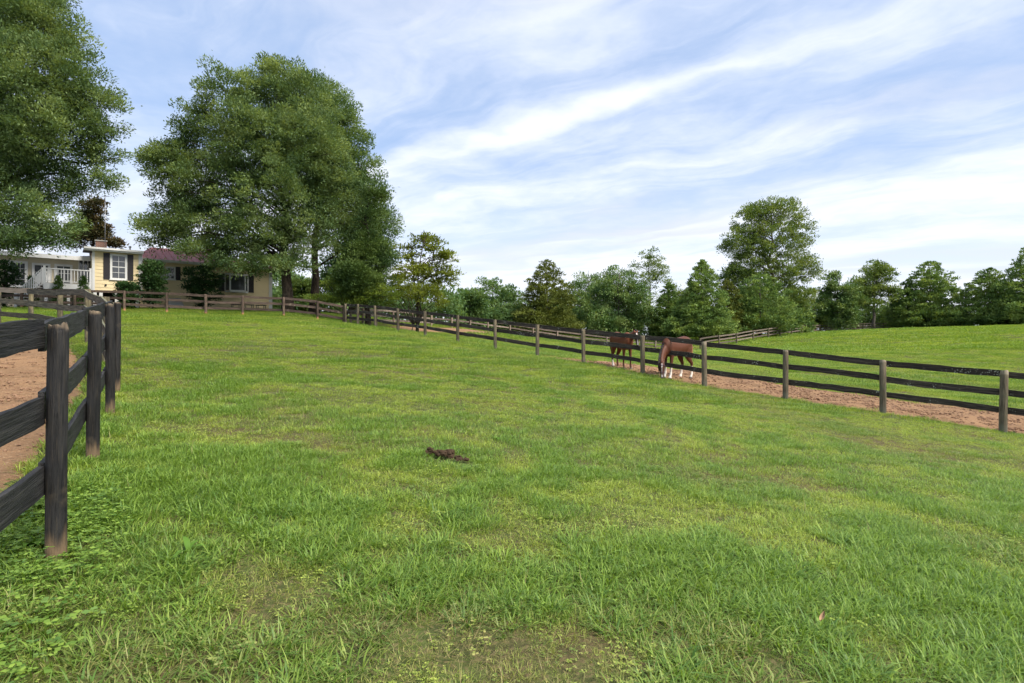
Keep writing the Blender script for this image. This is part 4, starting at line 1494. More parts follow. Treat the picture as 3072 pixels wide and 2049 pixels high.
def window(parent, x0, x1, z0, z1, y, cols, rows, trim=0.10, name='window', sill=True, panes=True):
    w = boxes(name, parent, M['white'], [(x0, x1, y - 0.075, y - 0.02, z1 - trim, z1), (x0, x1, y - 0.075, y - 0.02, z0, z0 + trim * 0.8), (x0, x0 + trim, y - 0.072, y - 0.02, z0 + trim * 0.8, z1 - trim),
                                           (x1 - trim, x1, y - 0.072, y - 0.02, z0 + trim * 0.8, z1 - trim)])
    a, b, c, d = x0 + trim, x1 - trim, z0 + trim * .8, z1 - trim
    for i in range(cols):
        for j in range(rows):
            xa, xb = a + (b - a) * i / cols, a + (b - a) * (i + 1) / cols
            za, zb = c + (d - c) * j / rows, c + (d - c) * (j + 1) / rows
            box('pane', w, M['glass'], xa + .008, xb - .008, y - 0.050, y - 0.042, za + .008, zb - .008)
    for i in range(1, cols):
        xm = a + (b - a) * i / cols
        box('muntin', w, M['white'], xm - .012, xm + .012, y - 0.062, y - 0.036, c, d)
    for j in range(1, rows):
        zm = c + (d - c) * j / rows
        hw = 0.028 if rows % 2 == 0 and j == rows // 2 else 0.012
        box('muntin', w, M['white'], a, b, y - 0.064, y - 0.034, zm - hw, zm + hw)
    if sill:
        box('sill', w, M['white'], x0 - .04, x1 + .04, y - 0.12, y - 0.021, z0 - .05, z0 - 0.002)
    return w


def shutter(parent, x0, x1, z0, z1, y):
    s = boxes('shutter', parent, M['shutter'], [(x0, x0 + .05, y - .065, y - .036, z0, z1), (x1 - .05, x1, y - .065, y - .036, z0, z1), (x0 + .05, x1 - .05, y - .064, y - .036, z0, z0 + .07),
                                               (x0 + .05, x1 - .05, y - .064, y - .036, z1 - .07, z1), (x0 + .05, x1 - .05, y - .064, y - .036, (z0 + z1) / 2 - .03, (z0 + z1) / 2 + .03)])
    box('panel', s, M['shutter'], x0 + .045, x1 - .045, y - .0395, y - .0355, z0 + .02, z1 - .02)
    n = 14
    me = new_mesh('louver', boxv(0, x1 - x0 - .1, -.058, -.040, 0, (z1 - z0) / n * .86), BOXF, M['shutter'])
    for i in range(n):
        obj('louver', me, s, (x0 + .05, y, z0 + .02 + (z1 - z0 - .04) * i / n))
    return s


YL = -2.73                      # front plane of the projecting room
XL0, XL1 = hx(278, YL), hx(421, YL)
zeave = hz(752, XL0, YL)
zsid = hz(872, XL0, YL)
# projecting room on posts
w = box('wall', house, M['siding'], XL0, XL1, YL, YL + 4.2, zsid, zeave)
siding(w, XL0 + .1, XL1 - .08, YL, zsid, zeave - .02, 0.235)
boxes('corner_trim', house, M['white'], [(XL0 - .03, XL0 + .11, YL - .05, YL - .001, zsid - .02, zeave), (XL1 - .1, XL1 + .02, YL - .05, YL - .001, zsid - .02, zeave)])
wx0, wx1 = hx(330, YL), hx(381.5, YL)
wz0, wz1 = hz(839, (wx0 + wx1) / 2, YL), hz(763, (wx0 + wx1) / 2, YL)
window(house, wx0, wx1, wz0, wz1, YL, 2, 4, 0.12)
shutter(house, hx(310, YL), wx0 - .01, wz0 - .03, wz1 + .03, YL)
shutter(house, wx1 + .01, hx(400, YL), wz0 - .03, wz1 + .03, YL)
box('vent', house, M['iron'], hx(314, YL), hx(320, YL), YL - .10, YL - .035, wz0 - .45, wz0 - .36)
rf = obj('roof', new_mesh('roof', [(XL0 - .45, YL - .45, zeave + .12), (XL1 + .12, YL - .45, zeave + .12), (XL1 + .12, YL + 4.6, zeave + .40), (XL0 - .45, YL + 4.6, zeave + .40),
                                   (XL0 - .45, YL - .45, zeave + .17), (XL1 + .12, YL - .45, zeave + .17), (XL1 + .12, YL + 4.6, zeave + .46), (XL0 - .45, YL + 4.6, zeave + .46)], BOXF, M['roof_grey']), house)
boxes('fascia', rf, M['white'], [(XL0 - .47, XL1 + .14, YL - .50, YL - .452, zeave - .03, zeave + .19), (XL0 - .45, XL1 + .12, YL - .45, YL - .03, zeave - .012, zeave + .02)])
box('gutter', rf, M['white'], XL0 - .47, XL1 + .14, YL - .60, YL - .503, zeave + .06, zeave + .17)
v, q = tube([(0, 0, 0), (0, 0, .32)], [.05, .05], 8)
v2, q2 = tube([(0, 0, .32), (0, 0, .42)], [.09, .08], 8)
pv = obj('vent_pipe', new_mesh('vent_pipe', *merge([(v, q), (v2, q2)]), M['metal']), rf, (hx(390, YL + 1), YL + 1.0, zeave + .22))
boxes('crawl_shade', house, M['dark'], [(XL0 + .1, XL1, YL + .9, YL + 1.0, 3.2, zsid), (XL1 - .1, XL1 - .02, YL + .2, YL + .9, 3.2, zsid)])  # added dark sheets: painted shade of the open space behind the posts
for px in (285, 303, 350, 412):
    xp = hx(px, YL)
    box('support_post', house, M['white'], xp - .09, xp + .09, YL + .02, YL + .2, zsurf(xp, YL + .1) - .2, zsid - .002)
# long wing
XR0 = XL1 - 0.3
ze2 = hz(800, hx(730, 0), 0) - 0.05
zb2 = min(zsurf(-1, 0), zsurf(-8, 0)) - .3
w = box('wall', house, M['siding'], XR0, -0.01, 0, 8.5, zb2, ze2)
siding(w, XR0 + .05, -.1, 0, hz(932, -1, 0), ze2 - .02, 0.215)
boxes('corner_trim', house, M['white'], [(-.12, .02, -.055, .12, hz(935, -1, 0), ze2)])
bx0, bx1 = hx(465, 0), hx(526, 0)
bz0, bz1 = hz(836, bx0, 0), hz(797, bx0, 0)
mid = (bx0 + bx1) / 2
window(house, bx0, mid - .03, bz0, bz1, 0, 2, 2, 0.10)
window(house, mid + .03, bx1, bz0, bz1, 0, 2, 2, 0.10)
shutter(house, bx1 + .01, hx(541.5, 0), bz0 - .03, bz1 + .03, 0)
shutter(house, hx(449, 0), bx0 - .01, bz0 - .03, bz1 + .03, 0)
# bay window: a shallow box with canted ends
ax0, ax1 = hx(674, 0), hx(744, 0)
az0, az1 = hz(874, (ax0 + ax1) / 2, 0), hz(826, (ax0 + ax1) / 2, 0)
c = 0.28
bay = obj('bay_window', new_mesh('bay_window', [(ax0, -.035, az0), (ax0 + c, -.42, az0), (ax1 - c, -.42, az0), (ax1, -.035, az0), (ax0, -.035, az0 - .12), (ax0 + c, -.42, az0 - .1), (ax1 - c, -.42, az0 - .1), (ax1, -.035, az0 - .12),
                                                (ax0, -.035, az1), (ax0 + c, -.42, az1), (ax1 - c, -.42, az1), (ax1, -.035, az1), (ax0, -.035, az1 + .14), (ax0 + c, -.42, az1 + .06), (ax1 - c, -.42, az1 + .06), (ax1, -.035, az1 + .14)],
                                  [(0, 1, 2, 3), (4, 7, 6, 5), (0, 4, 5, 1), (1, 5, 6, 2), (2, 6, 7, 3), (8, 11, 10, 9), (12, 13, 14, 15), (8, 9, 13, 12), (9, 10, 14, 13), (10, 11, 15, 14)], M['white']), house)
boxes('frame', bay, M['white'], [(ax0 + c - .03, ax0 + c + .07, -.44, -.36, az0, az1), (ax1 - c - .07, ax1 - c + .03, -.44, -.36, az0, az1), (ax0 - .02, ax0 + .07, -.10, -.036, az0, az1), (ax1 - .07, ax1 + .02, -.10, -.036, az0, az1),
                                 (ax0 + c + .07, ax1 - c - .07, -.43, -.37, az0, az0 + .07), (ax0 + c + .07, ax1 - c - .07, -.43, -.37, az1 - .07, az1)])
box('pane', bay, M['glass'], ax0 + c + .07, ax1 - c - .07, -.405, -.395, az0 + .07, az1 - .07)
for (xa, ya, xb, yb) in ((ax0 + .06, -.11, ax0 + c - .02, -.37), (ax1 - c + .02, -.37, ax1 - .06, -.11)):
    obj('pane', new_mesh('pane', [(xa, ya, az0 + .05), (xb, yb, az0 + .05), (xb, yb, az1 - .05), (xa, ya, az1 - .05)], [(0, 1, 2, 3)], M['glass']), bay)
shutter(house, hx(656, 0), ax0 - .03, az0 - .05, az1 + .05, 0)
shutter(house, ax1 + .03, hx(761, 0), az0 - .05, az1 + .05, 0)
ridge = ze2 + 1.55
RA, RB = hx(452, 4.2), hx(612, 4.2)          # hipped at both ends
rf = obj('roof', new_mesh('roof', [(XR0 + .1, -.5, ze2 + .02), (.45, -.5, ze2 + .02), (.45, 9.0, ze2 + .02), (XR0 + .1, 9.0, ze2 + .02),
                                   (XR0 + .1, -.5, ze2 + .07), (.45, -.5, ze2 + .07), (.45, 9.0, ze2 + .07), (XR0 + .1, 9.0, ze2 + .07), (RA, 4.2, ridge), (RB, 4.2, ridge)],
                          [(0, 3, 2, 1), (0, 1, 5, 4), (1, 2, 6, 5), (2, 3, 7, 6), (3, 0, 4, 7), (4, 5, 9, 8), (5, 6, 9), (6, 7, 8, 9), (7, 4, 8)], M['roof']), house)
k = XR0 + .5
while k < .4:
    f_ = min(1.0, (k - XR0 - .1) / (RA - XR0 - .1), (.45 - k) / (.45 - RB))      # the seam stops at the hip
    L_ = f_ * math.hypot(4.7, ridge - ze2 - .07) - .02
    if L_ > .2:
        obj('seam', new_mesh('seam', boxv(-.014, .014, 0, L_, -.004, .032), BOXF, M['roof']), rf, (k, -.5, ze2 + .07), (math.atan2(ridge - ze2 - .07, 4.7), 0, 0))
    k += .42
boxes('fascia', rf, M['white'], [(XR0 + .25, .47, -.56, -.502, ze2 - .13, ze2 + .05), (XR0 + .25, .45, -.5, -.036, ze2 - .02, ze2 - .003)])
box('gutter', rf, M['white'], XR0 + .25, .47, -.66, -.562, ze2 - .06, ze2 + .05)
ds = hx(428, YL)
box('downspout', house, M['white'], XL1 + .03, XL1 + .12, YL + .02, YL + .12, zsid - .4, zeave + .05)
box('downspout', house, M['white'], .03, .12, -.10, -.01, hz(935, 0, 0), ze2 - .05)
# recessed porch wing
YP = 1.27
XP0 = XL0 - 10.0
zep = hz(776, hx(233, YP), YP)
zfl = hz(850, hx(200, YL), YL)
w = box('wall', house, M['cream'], XP0, XL0 + .2, YP, YP + 5, 3.0, zep)
rf = obj('roof', new_mesh('roof', [(XP0, YP - .75, zep + .0), (XL0 - .02, YP - .75, zep + .0), (XL0 - .02, YP + 5.3, zep + .7), (XP0, YP + 5.3, zep + .7),
                                   (XP0, YP - .75, zep + .05), (XL0 - .02, YP - .75, zep + .05), (XL0 - .02, YP + 5.3, zep + .76), (XP0, YP + 5.3, zep + .76)], BOXF, M['roof_grey']), house)
boxes('fascia', rf, M['white'], [(XP0, XL0 - .03, YP - .81, YP - .752, zep - .20, zep + .07), (XP0, XL0 - .03, YP - .75, YP - .01, zep - .06, zep - .01)])


def pw(p0, p1, q0, q1, cols, rows, trim, name='window', floor=False):
    xa, xb = hx(p0, YP), hx(p1, YP)
    za, zb = hz(q1, xa, YP), hz(q0, xa, YP)
    if floor:
        za = zfl + .03
    o = window(house, xa - trim, xb + trim, za - trim * .8, zb + trim, YP, cols, rows, trim, name, sill=not floor)
    return o


pw(32.5, 74.6, 788, 853, 3, 4, .15)
d = pw(104, 144, 795, 850, 2, 3, .14, 'door', True)
d = pw(171, 210, 798, 850, 2, 3, .14, 'door', True)
for p0, p1 in ((238, 248), (252, 262), (265, 274)):
    pw(p0, p1, 770, 848, 1, 1, .05, 'side_light', True)
# chimney
cx0 = hx(287, 3.0)
cx1 = hx(320, 3.0)
cz0, cz1 = zeave - .3, hz(722, cx0, 3.0)
m_, t_ = mat('chimney_brick')
bt = nd(t_, 'ShaderNodeTexBrick')
bt.inputs['Scale'].default_value = 1.0
bt.inputs['Brick Width'].default_value = 0.21
bt.inputs['Row Height'].default_value = 0.075
bt.inputs['Mortar Size'].default_value = 0.010
bt.inputs['Color1'].default_value = (.26, .11, .075, 1)
bt.inputs['Color2'].default_value = (.19, .08, .055, 1)
bt.inputs['Mortar'].default_value = (.30, .26, .22, 1)
tcn = nd(t_, 'ShaderNodeTexCoord')
sx = nd(t_, 'ShaderNodeSeparateXYZ')
t_.links.new(tcn.outputs['Object'], sx.inputs[0])
t_.links.new(comb(t_, mth(t_, 'ADD', sx.outputs[0], sx.outputs[1]), sx.outputs[2], 0.0), bt.inputs['Vector'])
finish(t_, bt.outputs[0], .9)
ch = box('chimney', house, m_, cx0, cx1, 3.0, 3.7, cz0, cz1)
box('chimney_cap', ch, M['concrete'], cx0 - .05, cx1 + .05, 2.95, 3.75, cz1, cz1 + .07)
boxes('flue_hood', ch, M['iron'], [(cx0 + .1, cx1 - .1, 3.1, 3.6, cz1 + .24, cz1 + .27), (cx0 + .12, cx0 + .15, 3.12, 3.15, cz1 + .07, cz1 + .24), (cx1 - .15, cx1 - .12, 3.12, 3.15, cz1 + .07, cz1 + .24),
                                   (cx0 + .12, cx0 + .15, 3.55, 3.58, cz1 + .07, cz1 + .24), (cx1 - .15, cx1 - .12, 3.55, 3.58, cz1 + .07, cz1 + .24)])

# television mast on the roof
mp_ = at(315.5, 745, 41.5)
mast = empty('antenna_mast', (mp_[0], mp_[1], mp_[2] - .8))
tag(mast, 'thin metal aerial mast standing beside the chimney', 'antenna')
mh = at(315.5, 588, 41.5)[2] - mp_[2] + .8
v, q = tube([(0, 0, 0), (0, 0, mh)], [.028, .022], 8)
obj('pole', new_mesh('pole', v, q, M['metal'], True), mast)
v, q = merge([tube([(-.28, .05, mh - .03), (.34, -.05, mh - .02)], [.015, .015], 6)] + [tube([(x_, -.16, mh - .02), (x_, .16, mh - .02)], [.008, .008], 5) for x_ in (-.2, 0, .15, .3)])
obj('aerial', new_mesh('aerial', v, q, M['metal']), mast)

# deck with railing and stairs
deck = empty('deck', (HO_R[0], HO_R[1], 0), HA)
tag(deck, 'raised white-railed wooden deck with stairs at the side of the house', 'deck')
XD0 = hx(133, YL)
XD1 = XL0 - .05
me_b = new_mesh('deck_board', boxv(XD0, XD1, 0, .135, -.035, 0), BOXF, M['concrete'])
yy = YL
while yy < YP - .15:
    obj('deck_board', me_b, deck, (0, yy, zfl))
    yy += .142
boxes('fascia', deck, M['white'], [(XD0 - .02, XD1, YL - .04, YL - .005, zfl - .40, zfl - .04), (XD0 - .05, XD0 - .021, YL - .02, YP - .1, zfl - .40, zfl - .04)])
for xp in (XD0 + .08, (XD0 + XD1) / 2, XD1 - .1):
    box('support_post', deck, M['white'], xp - .08, xp + .08, YL + .02, YL + .18, zsurf(xp, YL) - .2, zfl - .401)
rt = zfl + .92


def railing(ax, ay, az, bx, by, bz, n, posts=(True, True)):
    r_ = empty('railing')
    r_.parent = deck
    dx, dy, dz = bx - ax, by - ay, bz - az
    L = math.hypot(dx, dy)
    ang = math.atan2(dy, dx)
    ca, sa = math.cos(ang), math.sin(ang)
    def bar(h, hh, ww, nm):
        V = []
        for zz in (h - hh, h):
            for s, o in ((0, -ww), (1, -ww), (1, ww), (0, ww)):
                V.append((ax + dx * s - sa * o, ay + dy * s + ca * o, az + dz * s + zz))
        obj(nm, new_mesh(nm, V, BOXF, M['white']), r_)
    bar(.92, .06, .045, 'top_rail')
    bar(.13, .05, .03, 'bottom_rail')
    me = new_mesh('baluster', boxv(-.02, .02, -.02, .02, .08, .87), BOXF, M['white'])
    for i in range(n):
        s = (i + 1) / (n + 1)
        obj('baluster', me, r_, (ax + dx * s, ay + dy * s, az + dz * s))
    mp = new_mesh('newel_post', boxv(-.06, .06, -.06, .06, -.3, 1.05), BOXF, M['white'])
    for s, p in zip((0, 1), posts):
        if p:
            obj('newel_post', mp, r_, (ax + dx * s, ay + dy * s, az + dz * s))


railing(XD0, YL + .05, zfl, XD1 - .06, YL + .05, zfl, 13)
railing(XD0, YL + 1.4, zfl, XD0, YP - .15, zfl, 10)
sx1 = hx(46, YL)
zs1 = max(zsurf(sx1, YL) + .1, zfl - 2.0)
railing(XD0 - .1, YL + .05, zfl, sx1, YL + .05, zs1, 14, (False, True))
railing(XD0 - .1, YL + 1.35, zfl, sx1, YL + 1.35, zs1, 14, (True, True))
ns = 10
for i in range(ns):
    s = (i + .5) / ns
    xs, z_ = XD0 + (sx1 - XD0) * s, zfl + (zs1 - zfl) * (i + 1) / ns
    box('stair_tread', deck, M['concrete'], xs - .16, xs + .16, YL + .08, YL + 1.32, z_ - .04, z_)
for yq in (YL + .1, YL + 1.26):
    obj('stair_stringer', new_mesh('stair_stringer', [(XD0, yq, zfl - .3), (XD0, yq, zfl - .03), (sx1, yq, zs1 - .05), (sx1, yq, zs1 - .3), (XD0, yq + .04, zfl - .3), (XD0, yq + .04, zfl - .03), (sx1, yq + .04, zs1 - .05), (sx1, yq + .04, zs1 - .3)],
                                    BOXF, M['brown_rail']), deck)

# sloping cellar door against the wall
ca0, ca1 = hx(503, -.9), hx(548, -.9)
zc0 = zsurf((ca0 + ca1) / 2, -1.5) - .1
zc1 = hz(893, ca0, -.1)
bh = empty('cellar_door', (HO_R[0], HO_R[1], 0), HA)
tag(bh, 'pale sloping cellar door against the house wall', 'cellar door')
obj('bulkhead', new_mesh('bulkhead', [(ca0, -.06, zc0), (ca1, -.06, zc0), (ca1, -.06, zc1), (ca0, -.06, zc1), (ca0, -1.9, zc0), (ca1, -1.9, zc0), (ca1, -1.9, zc0 + .18), (ca0, -1.9, zc0 + .18)],
                         [(4, 5, 6, 7), (7, 6, 2, 3), (0, 4, 7, 3), (5, 1, 2, 6), (0, 3, 2, 1)], M['concrete']), bh)
# door leaves lying on the slope
sl_ = math.atan2(zc1 - zc0 - .18, 1.84)
for i in range(2):
    a_, b_ = (ca0 + .04, (ca0 + ca1) / 2 - .01) if i == 0 else ((ca0 + ca1) / 2 + .01, ca1 - .04)
    o = obj('door_leaf', new_mesh('door_leaf', boxv(a_, b_, .05, 1.9, 0.004, .03), BOXF, M['concrete']), bh, (0, -1.9, zc0 + .18), (sl_, 0, 0))
for i, (px, lab) in enumerate(((708, 'low dark table standing before the bay window'), (746, 'low dark table midway between bay window and house corner'), (783, 'low dark table nearest the right corner of the house'))):
    c_ = at(px, 935, 42.5)
    zb = gz(c_[0], c_[1])
    t0 = empty('patio_table', (c_[0], c_[1], zb), HA)
    tag(t0, lab, 'table')
    obj('table_top', new_mesh('table_top', boxv(-.32, .32, -.3, .3, .42, .455), BOXF, M['iron']), t0)
    lg = new_mesh('leg', boxv(-.02, .02, -.02, .02, -.02, .42), BOXF, M['iron'])
    for sx_, sy_ in ((-1, -1), (-1, 1), (1, -1), (1, 1)):
        obj('leg', lg, t0, (sx_ * .26, sy_ * .24, 0))
# ------------------------------------------------------------------ horses
def loft(rings, side=(0, 1, 0), sides=16):
    """rings: (x, y, z, half width, half height[, side vector]) -> closed tube of ellipses"""
    n = len(rings)
    P = [Vector(r[:3]) for r in rings]
    V, Q = [], []
    for i, r in enumerate(rings):
        t = (P[min(i + 1, n - 1)] - P[max(i - 1, 0)]).normalized()
        s = Vector(r[5] if len(r) > 5 else side)
        s = (s - t * s.dot(t)).normalized()
        u = t.cross(s)
        for k in range(sides):
            a = 2 * math.pi * k / sides
            V.append(tuple(P[i] + s * (r[3] * math.cos(a)) + u * (r[4] * math.sin(a))))
    for i in range(n - 1):
        for k in range(sides):
            k2 = (k + 1) % sides
            Q.append((i * sides + k, i * sides + k2, (i + 1) * sides + k2, (i + 1) * sides + k))
    V += [tuple(P[0]), tuple(P[-1])]
    for k in range(sides):
        k2 = (k + 1) % sides
        Q.append((len(V) - 2, k2, k))
        Q.append((len(V) - 1, (n - 1) * sides + k, (n - 1) * sides + k2))
    return V, Q


def fuse(name, parts, voxel, smooth=6):
    """weld lofted pieces into one continuous skin"""
    v, q = merge(parts)
    me = new_mesh(name, v, q)
    bm = bmesh.new()
    bm.from_mesh(me)
    bmesh.ops.recalc_face_normals(bm, faces=bm.faces)
    bm.to_mesh(me)
    bm.free()
    o = bpy.data.objects.new(name, me)
    COL.objects.link(o)
    r = o.modifiers.new('weld', 'REMESH')
    r.mode = 'VOXEL'
    r.voxel_size = voxel
    s = o.modifiers.new('soft', 'SMOOTH')
    s.factor = 0.5
    s.iterations = smooth
    dg = bpy.context.evaluated_depsgraph_get()
    dg.update()
    res = bpy.data.meshes.new_from_object(o.evaluated_get(dg))
    bpy.data.objects.remove(o)
    res.polygons.foreach_set('use_smooth', [True] * len(res.polygons))
    return res


def coat_mat():
    m, t = mat('horse_coat')
    a = nd(t, 'ShaderNodeVertexColor')
    a.layer_name = 'coat'
    v, rnd, tc = ocoord(t, (1, 1, 1))
    n1 = noise(t, v, 5.0, 4, 0.6)
    n2 = noise(t, v, 60.0, 2, 0.6)
    c = mixc(t, 1.0, a.outputs[0], comb(t, *[mth(t, 'ADD', 0.8, mth(t, 'MULTIPLY', n1, 0.4))] * 3), 'MULTIPLY')
    finish(t, c, 0.55, n2, 0.05, 0.002, 0.22)
    return m


M['coat'] = coat_mat()
M['mane'] = plain_mat('black_mane', (0.014, 0.010, 0.009), 0.55, 0.3, 20.0)
M['mane_brown'] = plain_mat('brown_mane', (0.075, 0.030, 0.014), 0.55, 0.3, 20.0)
M['tail_fair'] = plain_mat('fair_tail', (0.26, 0.13, 0.055), 0.55, 0.3, 20.0)
M['halter'] = plain_mat('halter_web', (0.13, 0.07, 0.10), 0.7, 0.1)


def horse(name, label, px, d, ang, S, neck, head, headside, headup, white, dark, tailm, manem, legs, slim=1.0, halter=False, blaze_w=0.017, face=(0.060, 0.024, 0.014), base=(0.090, 0.031, 0.015)):
    x0, y0 = (px - 1536) / F * d, d
    z0 = gz(x0, y0) + 0.02
    ca, sa = math.cos(ang), math.sin(ang)

    def dz(x, y):     # how far the ground under a hoof lies above or below the middle
        return (gz(x0 + (x * ca - y * sa) * S, y0 + (x * sa + y * ca) * S) + 0.02 - z0) / S
    def stout(r_):
        return [(q[0], q[1], q[2], q[3] * 1.16, q[4] * 1.14) for q in r_]
    b = [(-.80, 0, 1.24, .05, .07), (-.77, 0, 1.22, .15, .18), (-.68, 0, 1.21, .235, .27), (-.52, 0, 1.20, .275, .305), (-.34, 0, 1.17, .275, .305), (-.08, 0, 1.12, .29, .315),
         (.16, 0, 1.09, .285, .325), (.36, 0, 1.11, .255, .345), (.50, 0, 1.13, .225, .345), (.62, 0, 1.14, .185, .27), (.71, 0, 1.14, .11, .15)]
    b = [(r[0], r[1], r[2] + r[4] * (1 - slim) * .75, r[3] * (0.5 + 0.5 * slim), r[4] * slim) for r in b]
    parts = [loft(b, sides=20), loft(neck), loft(head, side=headside)]
    for sgn, (fx, hx_) in zip((1, -1), legs):
        y = .135 * sgn
        g0 = dz(.50 + fx, y)
        parts.append(loft(stout([(.46, y * .9, 1.10, .09, .17), (.45, y, .92, .075, .115), (.44 + fx * .25, y, .74, .055, .075), (.45 + fx * .6, y, .56, .043, .052), (.46 + fx * .75, y, .475, .047, .053), (.45 + fx * .85, y, .40, .035, .04),
                           (.45 + fx * .95, y, .24 + g0, .029, .034), (.46 + fx, y, .165 + g0, .038, .045), (.49 + fx, y, .10 + g0, .034, .038), (.51 + fx, y, .06 + g0, .046, .052), (.52 + fx, y, .0 + g0, .054, .066)]), sides=12))
        y = .14 * sgn
        g0 = dz(-.55 + hx_, y)
        parts.append(loft(stout([(-.52, y * .75, 1.20, .13, .24), (-.50, y, 1.02, .115, .215), (-.47 + hx_ * .15, y, .86, .09, .165), (-.54 + hx_ * .35, y, .70, .062, .105), (-.64 + hx_ * .6, y, .58, .048, .068), (-.68 + hx_ * .7, y, .52, .046, .062),
                           (-.665 + hx_ * .8, y, .43, .036, .043), (-.65 + hx_ * .95, y, .25 + g0, .030, .036), (-.64 + hx_, y, .165 + g0, .039, .046), (-.61 + hx_, y, .10 + g0, .035, .039), (-.59 + hx_, y, .06 + g0, .047, .053), (-.58 + hx_, y, 0 + g0, .055, .068)]), sides=12))
    # ears
    pl = Vector(head[0][:3])
    hs, hu = Vector(headside).normalized(), Vector(headup).normalized()
    tdir = (Vector(head[2][:3]) - Vector(head[0][:3])).normalized()
    for sgn in (1, -1):
        e0 = pl + hs * (.055 * sgn) + hu * .03
        e1 = e0 - tdir * .15 + hs * (.03 * sgn) + hu * .02
        m1 = e0.lerp(e1, .5) + hu * .006
        parts.append(loft([(*e0, .028, .022), (*m1, .027, .016), (*e0.lerp(e1, .85), .013, .009), (*e1, .004, .004)], side=tuple(hs), sides=8))
    me = fuse('horse', parts, 0.020, 5)
    co = np.empty(len(me.vertices) * 3)
    me.vertices.foreach_get('co', co)
    co = co.reshape(-1, 3)
    base = np.array(base)
    col = np.tile(base, (len(co), 1))
    lowd = np.clip((0.75 - co[:, 2]) / .35, 0, 1)[:, None]
    col = col * (1 - lowd * dark) + np.array((.055, .020, .011)) * lowd * dark
    leg = co[:, 2] < 0.62
    front = co[:, 0] > 0
    for (fr, sg, h) in white:
        mk = (co[:, 2] < h) & (front == fr) & (np.sign(co[:, 1]) == sg) & (np.abs(co[:, 1]) < .26) & (np.hypot(co[:, 0] - head[-1][0], co[:, 1] - head[-1][1]) > .3)
        col[mk] = (0.70, 0.62, 0.54)
    hoof = (co[:, 2] < 0.045) & (np.hypot(co[:, 0] - head[-1][0], co[:, 1] - head[-1][1]) > .3)
    col[hoof] = (0.16, 0.13, 0.11)
    # blaze down the front of the face, dark muzzle
    H0, H1 = np.array(head[0][:3]), np.array(head[-1][:3])
    ax = H1 - H0
    Lh = np.linalg.norm(ax)
    ax = ax / Lh
    rel = co - H0
    s = rel @ ax
    lat = rel @ np.array(hs)
    fro = rel @ np.array(hu)
    inh = (s > -0.02) & (s < Lh + .06) & (np.linalg.norm(rel - s[:, None] * ax, axis=1) < .2)
    col[inh & (s > Lh * .06)] = face
    col[inh & (s > Lh * .86)] = (0.05, 0.032, 0.028)
    wv = blaze_w * (0.75 + 0.35 * np.sin(s * 14))
    col[inh & (fro > 0.02) & (np.abs(lat) < wv) & (s > Lh * .13) & (s < Lh * .95)] = (0.68, 0.60, 0.55)
    for sg in (1, -1):
        eye = H0 + ax * Lh * .38 + np.array(hs) * .082 * sg + np.array(hu) * .05
        col[np.linalg.norm(co - eye, axis=1) < .030] = (0.008, 0.006, 0.005)
    la = me.color_attributes.new('coat', 'FLOAT_COLOR', 'POINT')
    la.data.foreach_set('color', np.concatenate([col, np.ones((len(col), 1))], 1).astype(np.float32).ravel())
    me.materials.clear()
    me.materials.append(M['coat'])
    o = obj(name, me, None, (x0, y0, z0), (0, 0, ang))
    o.scale = (S, S, S)
    tag(o, label, 'horse')
    # mane: locks falling from the crest to one side
    rs = random.Random(px)
    prt = []
    NP = [Vector(r[:3]) for r in neck]
    for i in range(44):
        f_ = i / 43 * (len(NP) - 1)
        k = min(int(f_), len(NP) - 2)
        a = NP[k].lerp(NP[k + 1], f_ - k)
        hh = neck[k][4] + (neck[k + 1][4] - neck[k][4]) * (f_ - k)
        ww = neck[k][3]
        t = (NP[k + 1] - NP[k]).normalized()
        crest = t.cross(Vector((0, 1, 0)))
        crest = -crest if crest.z < 0 and abs(crest.z) > .2 else crest
        if crest.x > 0.3 and head[-1][2] > 1.0:
            crest = -crest
        sd = Vector((0, manem[1], 0))
        root_ = a + crest * hh * .96
        ln = manem[2] * rs.uniform(.7, 1.1)
        p1 = root_ + crest * .03 + sd * .05
        p2 = root_ + sd * (ww * .8 + .02) + crest * .01 + Vector((0, 0, -ln * .5))
        p3 = root_ + sd * (ww * .9 + .02) - crest * .03 + Vector((rs.uniform(-.03, .03), 0, -ln))
        prt.append(tube([root_ - crest * .03, p1, p2, p3], [.026, .034, .032, .006], 5))
    v, q = merge(prt)
    obj('mane', new_mesh('mane', v, q, manem[0], True), o)
    prt = []
    for i in range(16):
        a_ = i / 16 * 6.283
        ox, oy = .03 * math.cos(a_), .045 * math.sin(a_)
        tl = rs.uniform(.6, .8)
        prt.append(tube([(-.77 + ox, oy, 1.36), (-.86 + ox, oy * 1.2, 1.30), (-.90 + ox, oy * 1.6, 1.08), (-.89 + ox * 1.3, oy * 1.6, .82), (-.87 + ox, oy * .8, 1.30 - tl)], [.028, .03, .03, .024, .004], 6))
    v, q = merge(prt)
    obj('tail', new_mesh('tail', v, q, tailm, True), o)
    if halter:
        prt = []
        for kk in (3.15, 1.2):
            k = int(kk)
            c_ = Vector(head[k][:3]).lerp(Vector(head[k + 1][:3]), kk - k)
            t = (Vector(head[k + 1][:3]) - Vector(head[k][:3])).normalized()
            s_ = (hs - t * hs.dot(t)).normalized()
            u_ = t.cross(s_)
            ra, rb = head[k][3] * 1.06 + .006, head[k][4] * 1.06 + .006
            pts = [c_ + s_ * ra * math.cos(2 * math.pi * j / 16) + u_ * rb * math.sin(2 * math.pi * j / 16) for j in range(17)]
            prt.append(tube(pts, [.011] * 17, 5))
        v, q = merge(prt)
        obj('halter', new_mesh('halter', v, q, M['halter']), o)
    return o


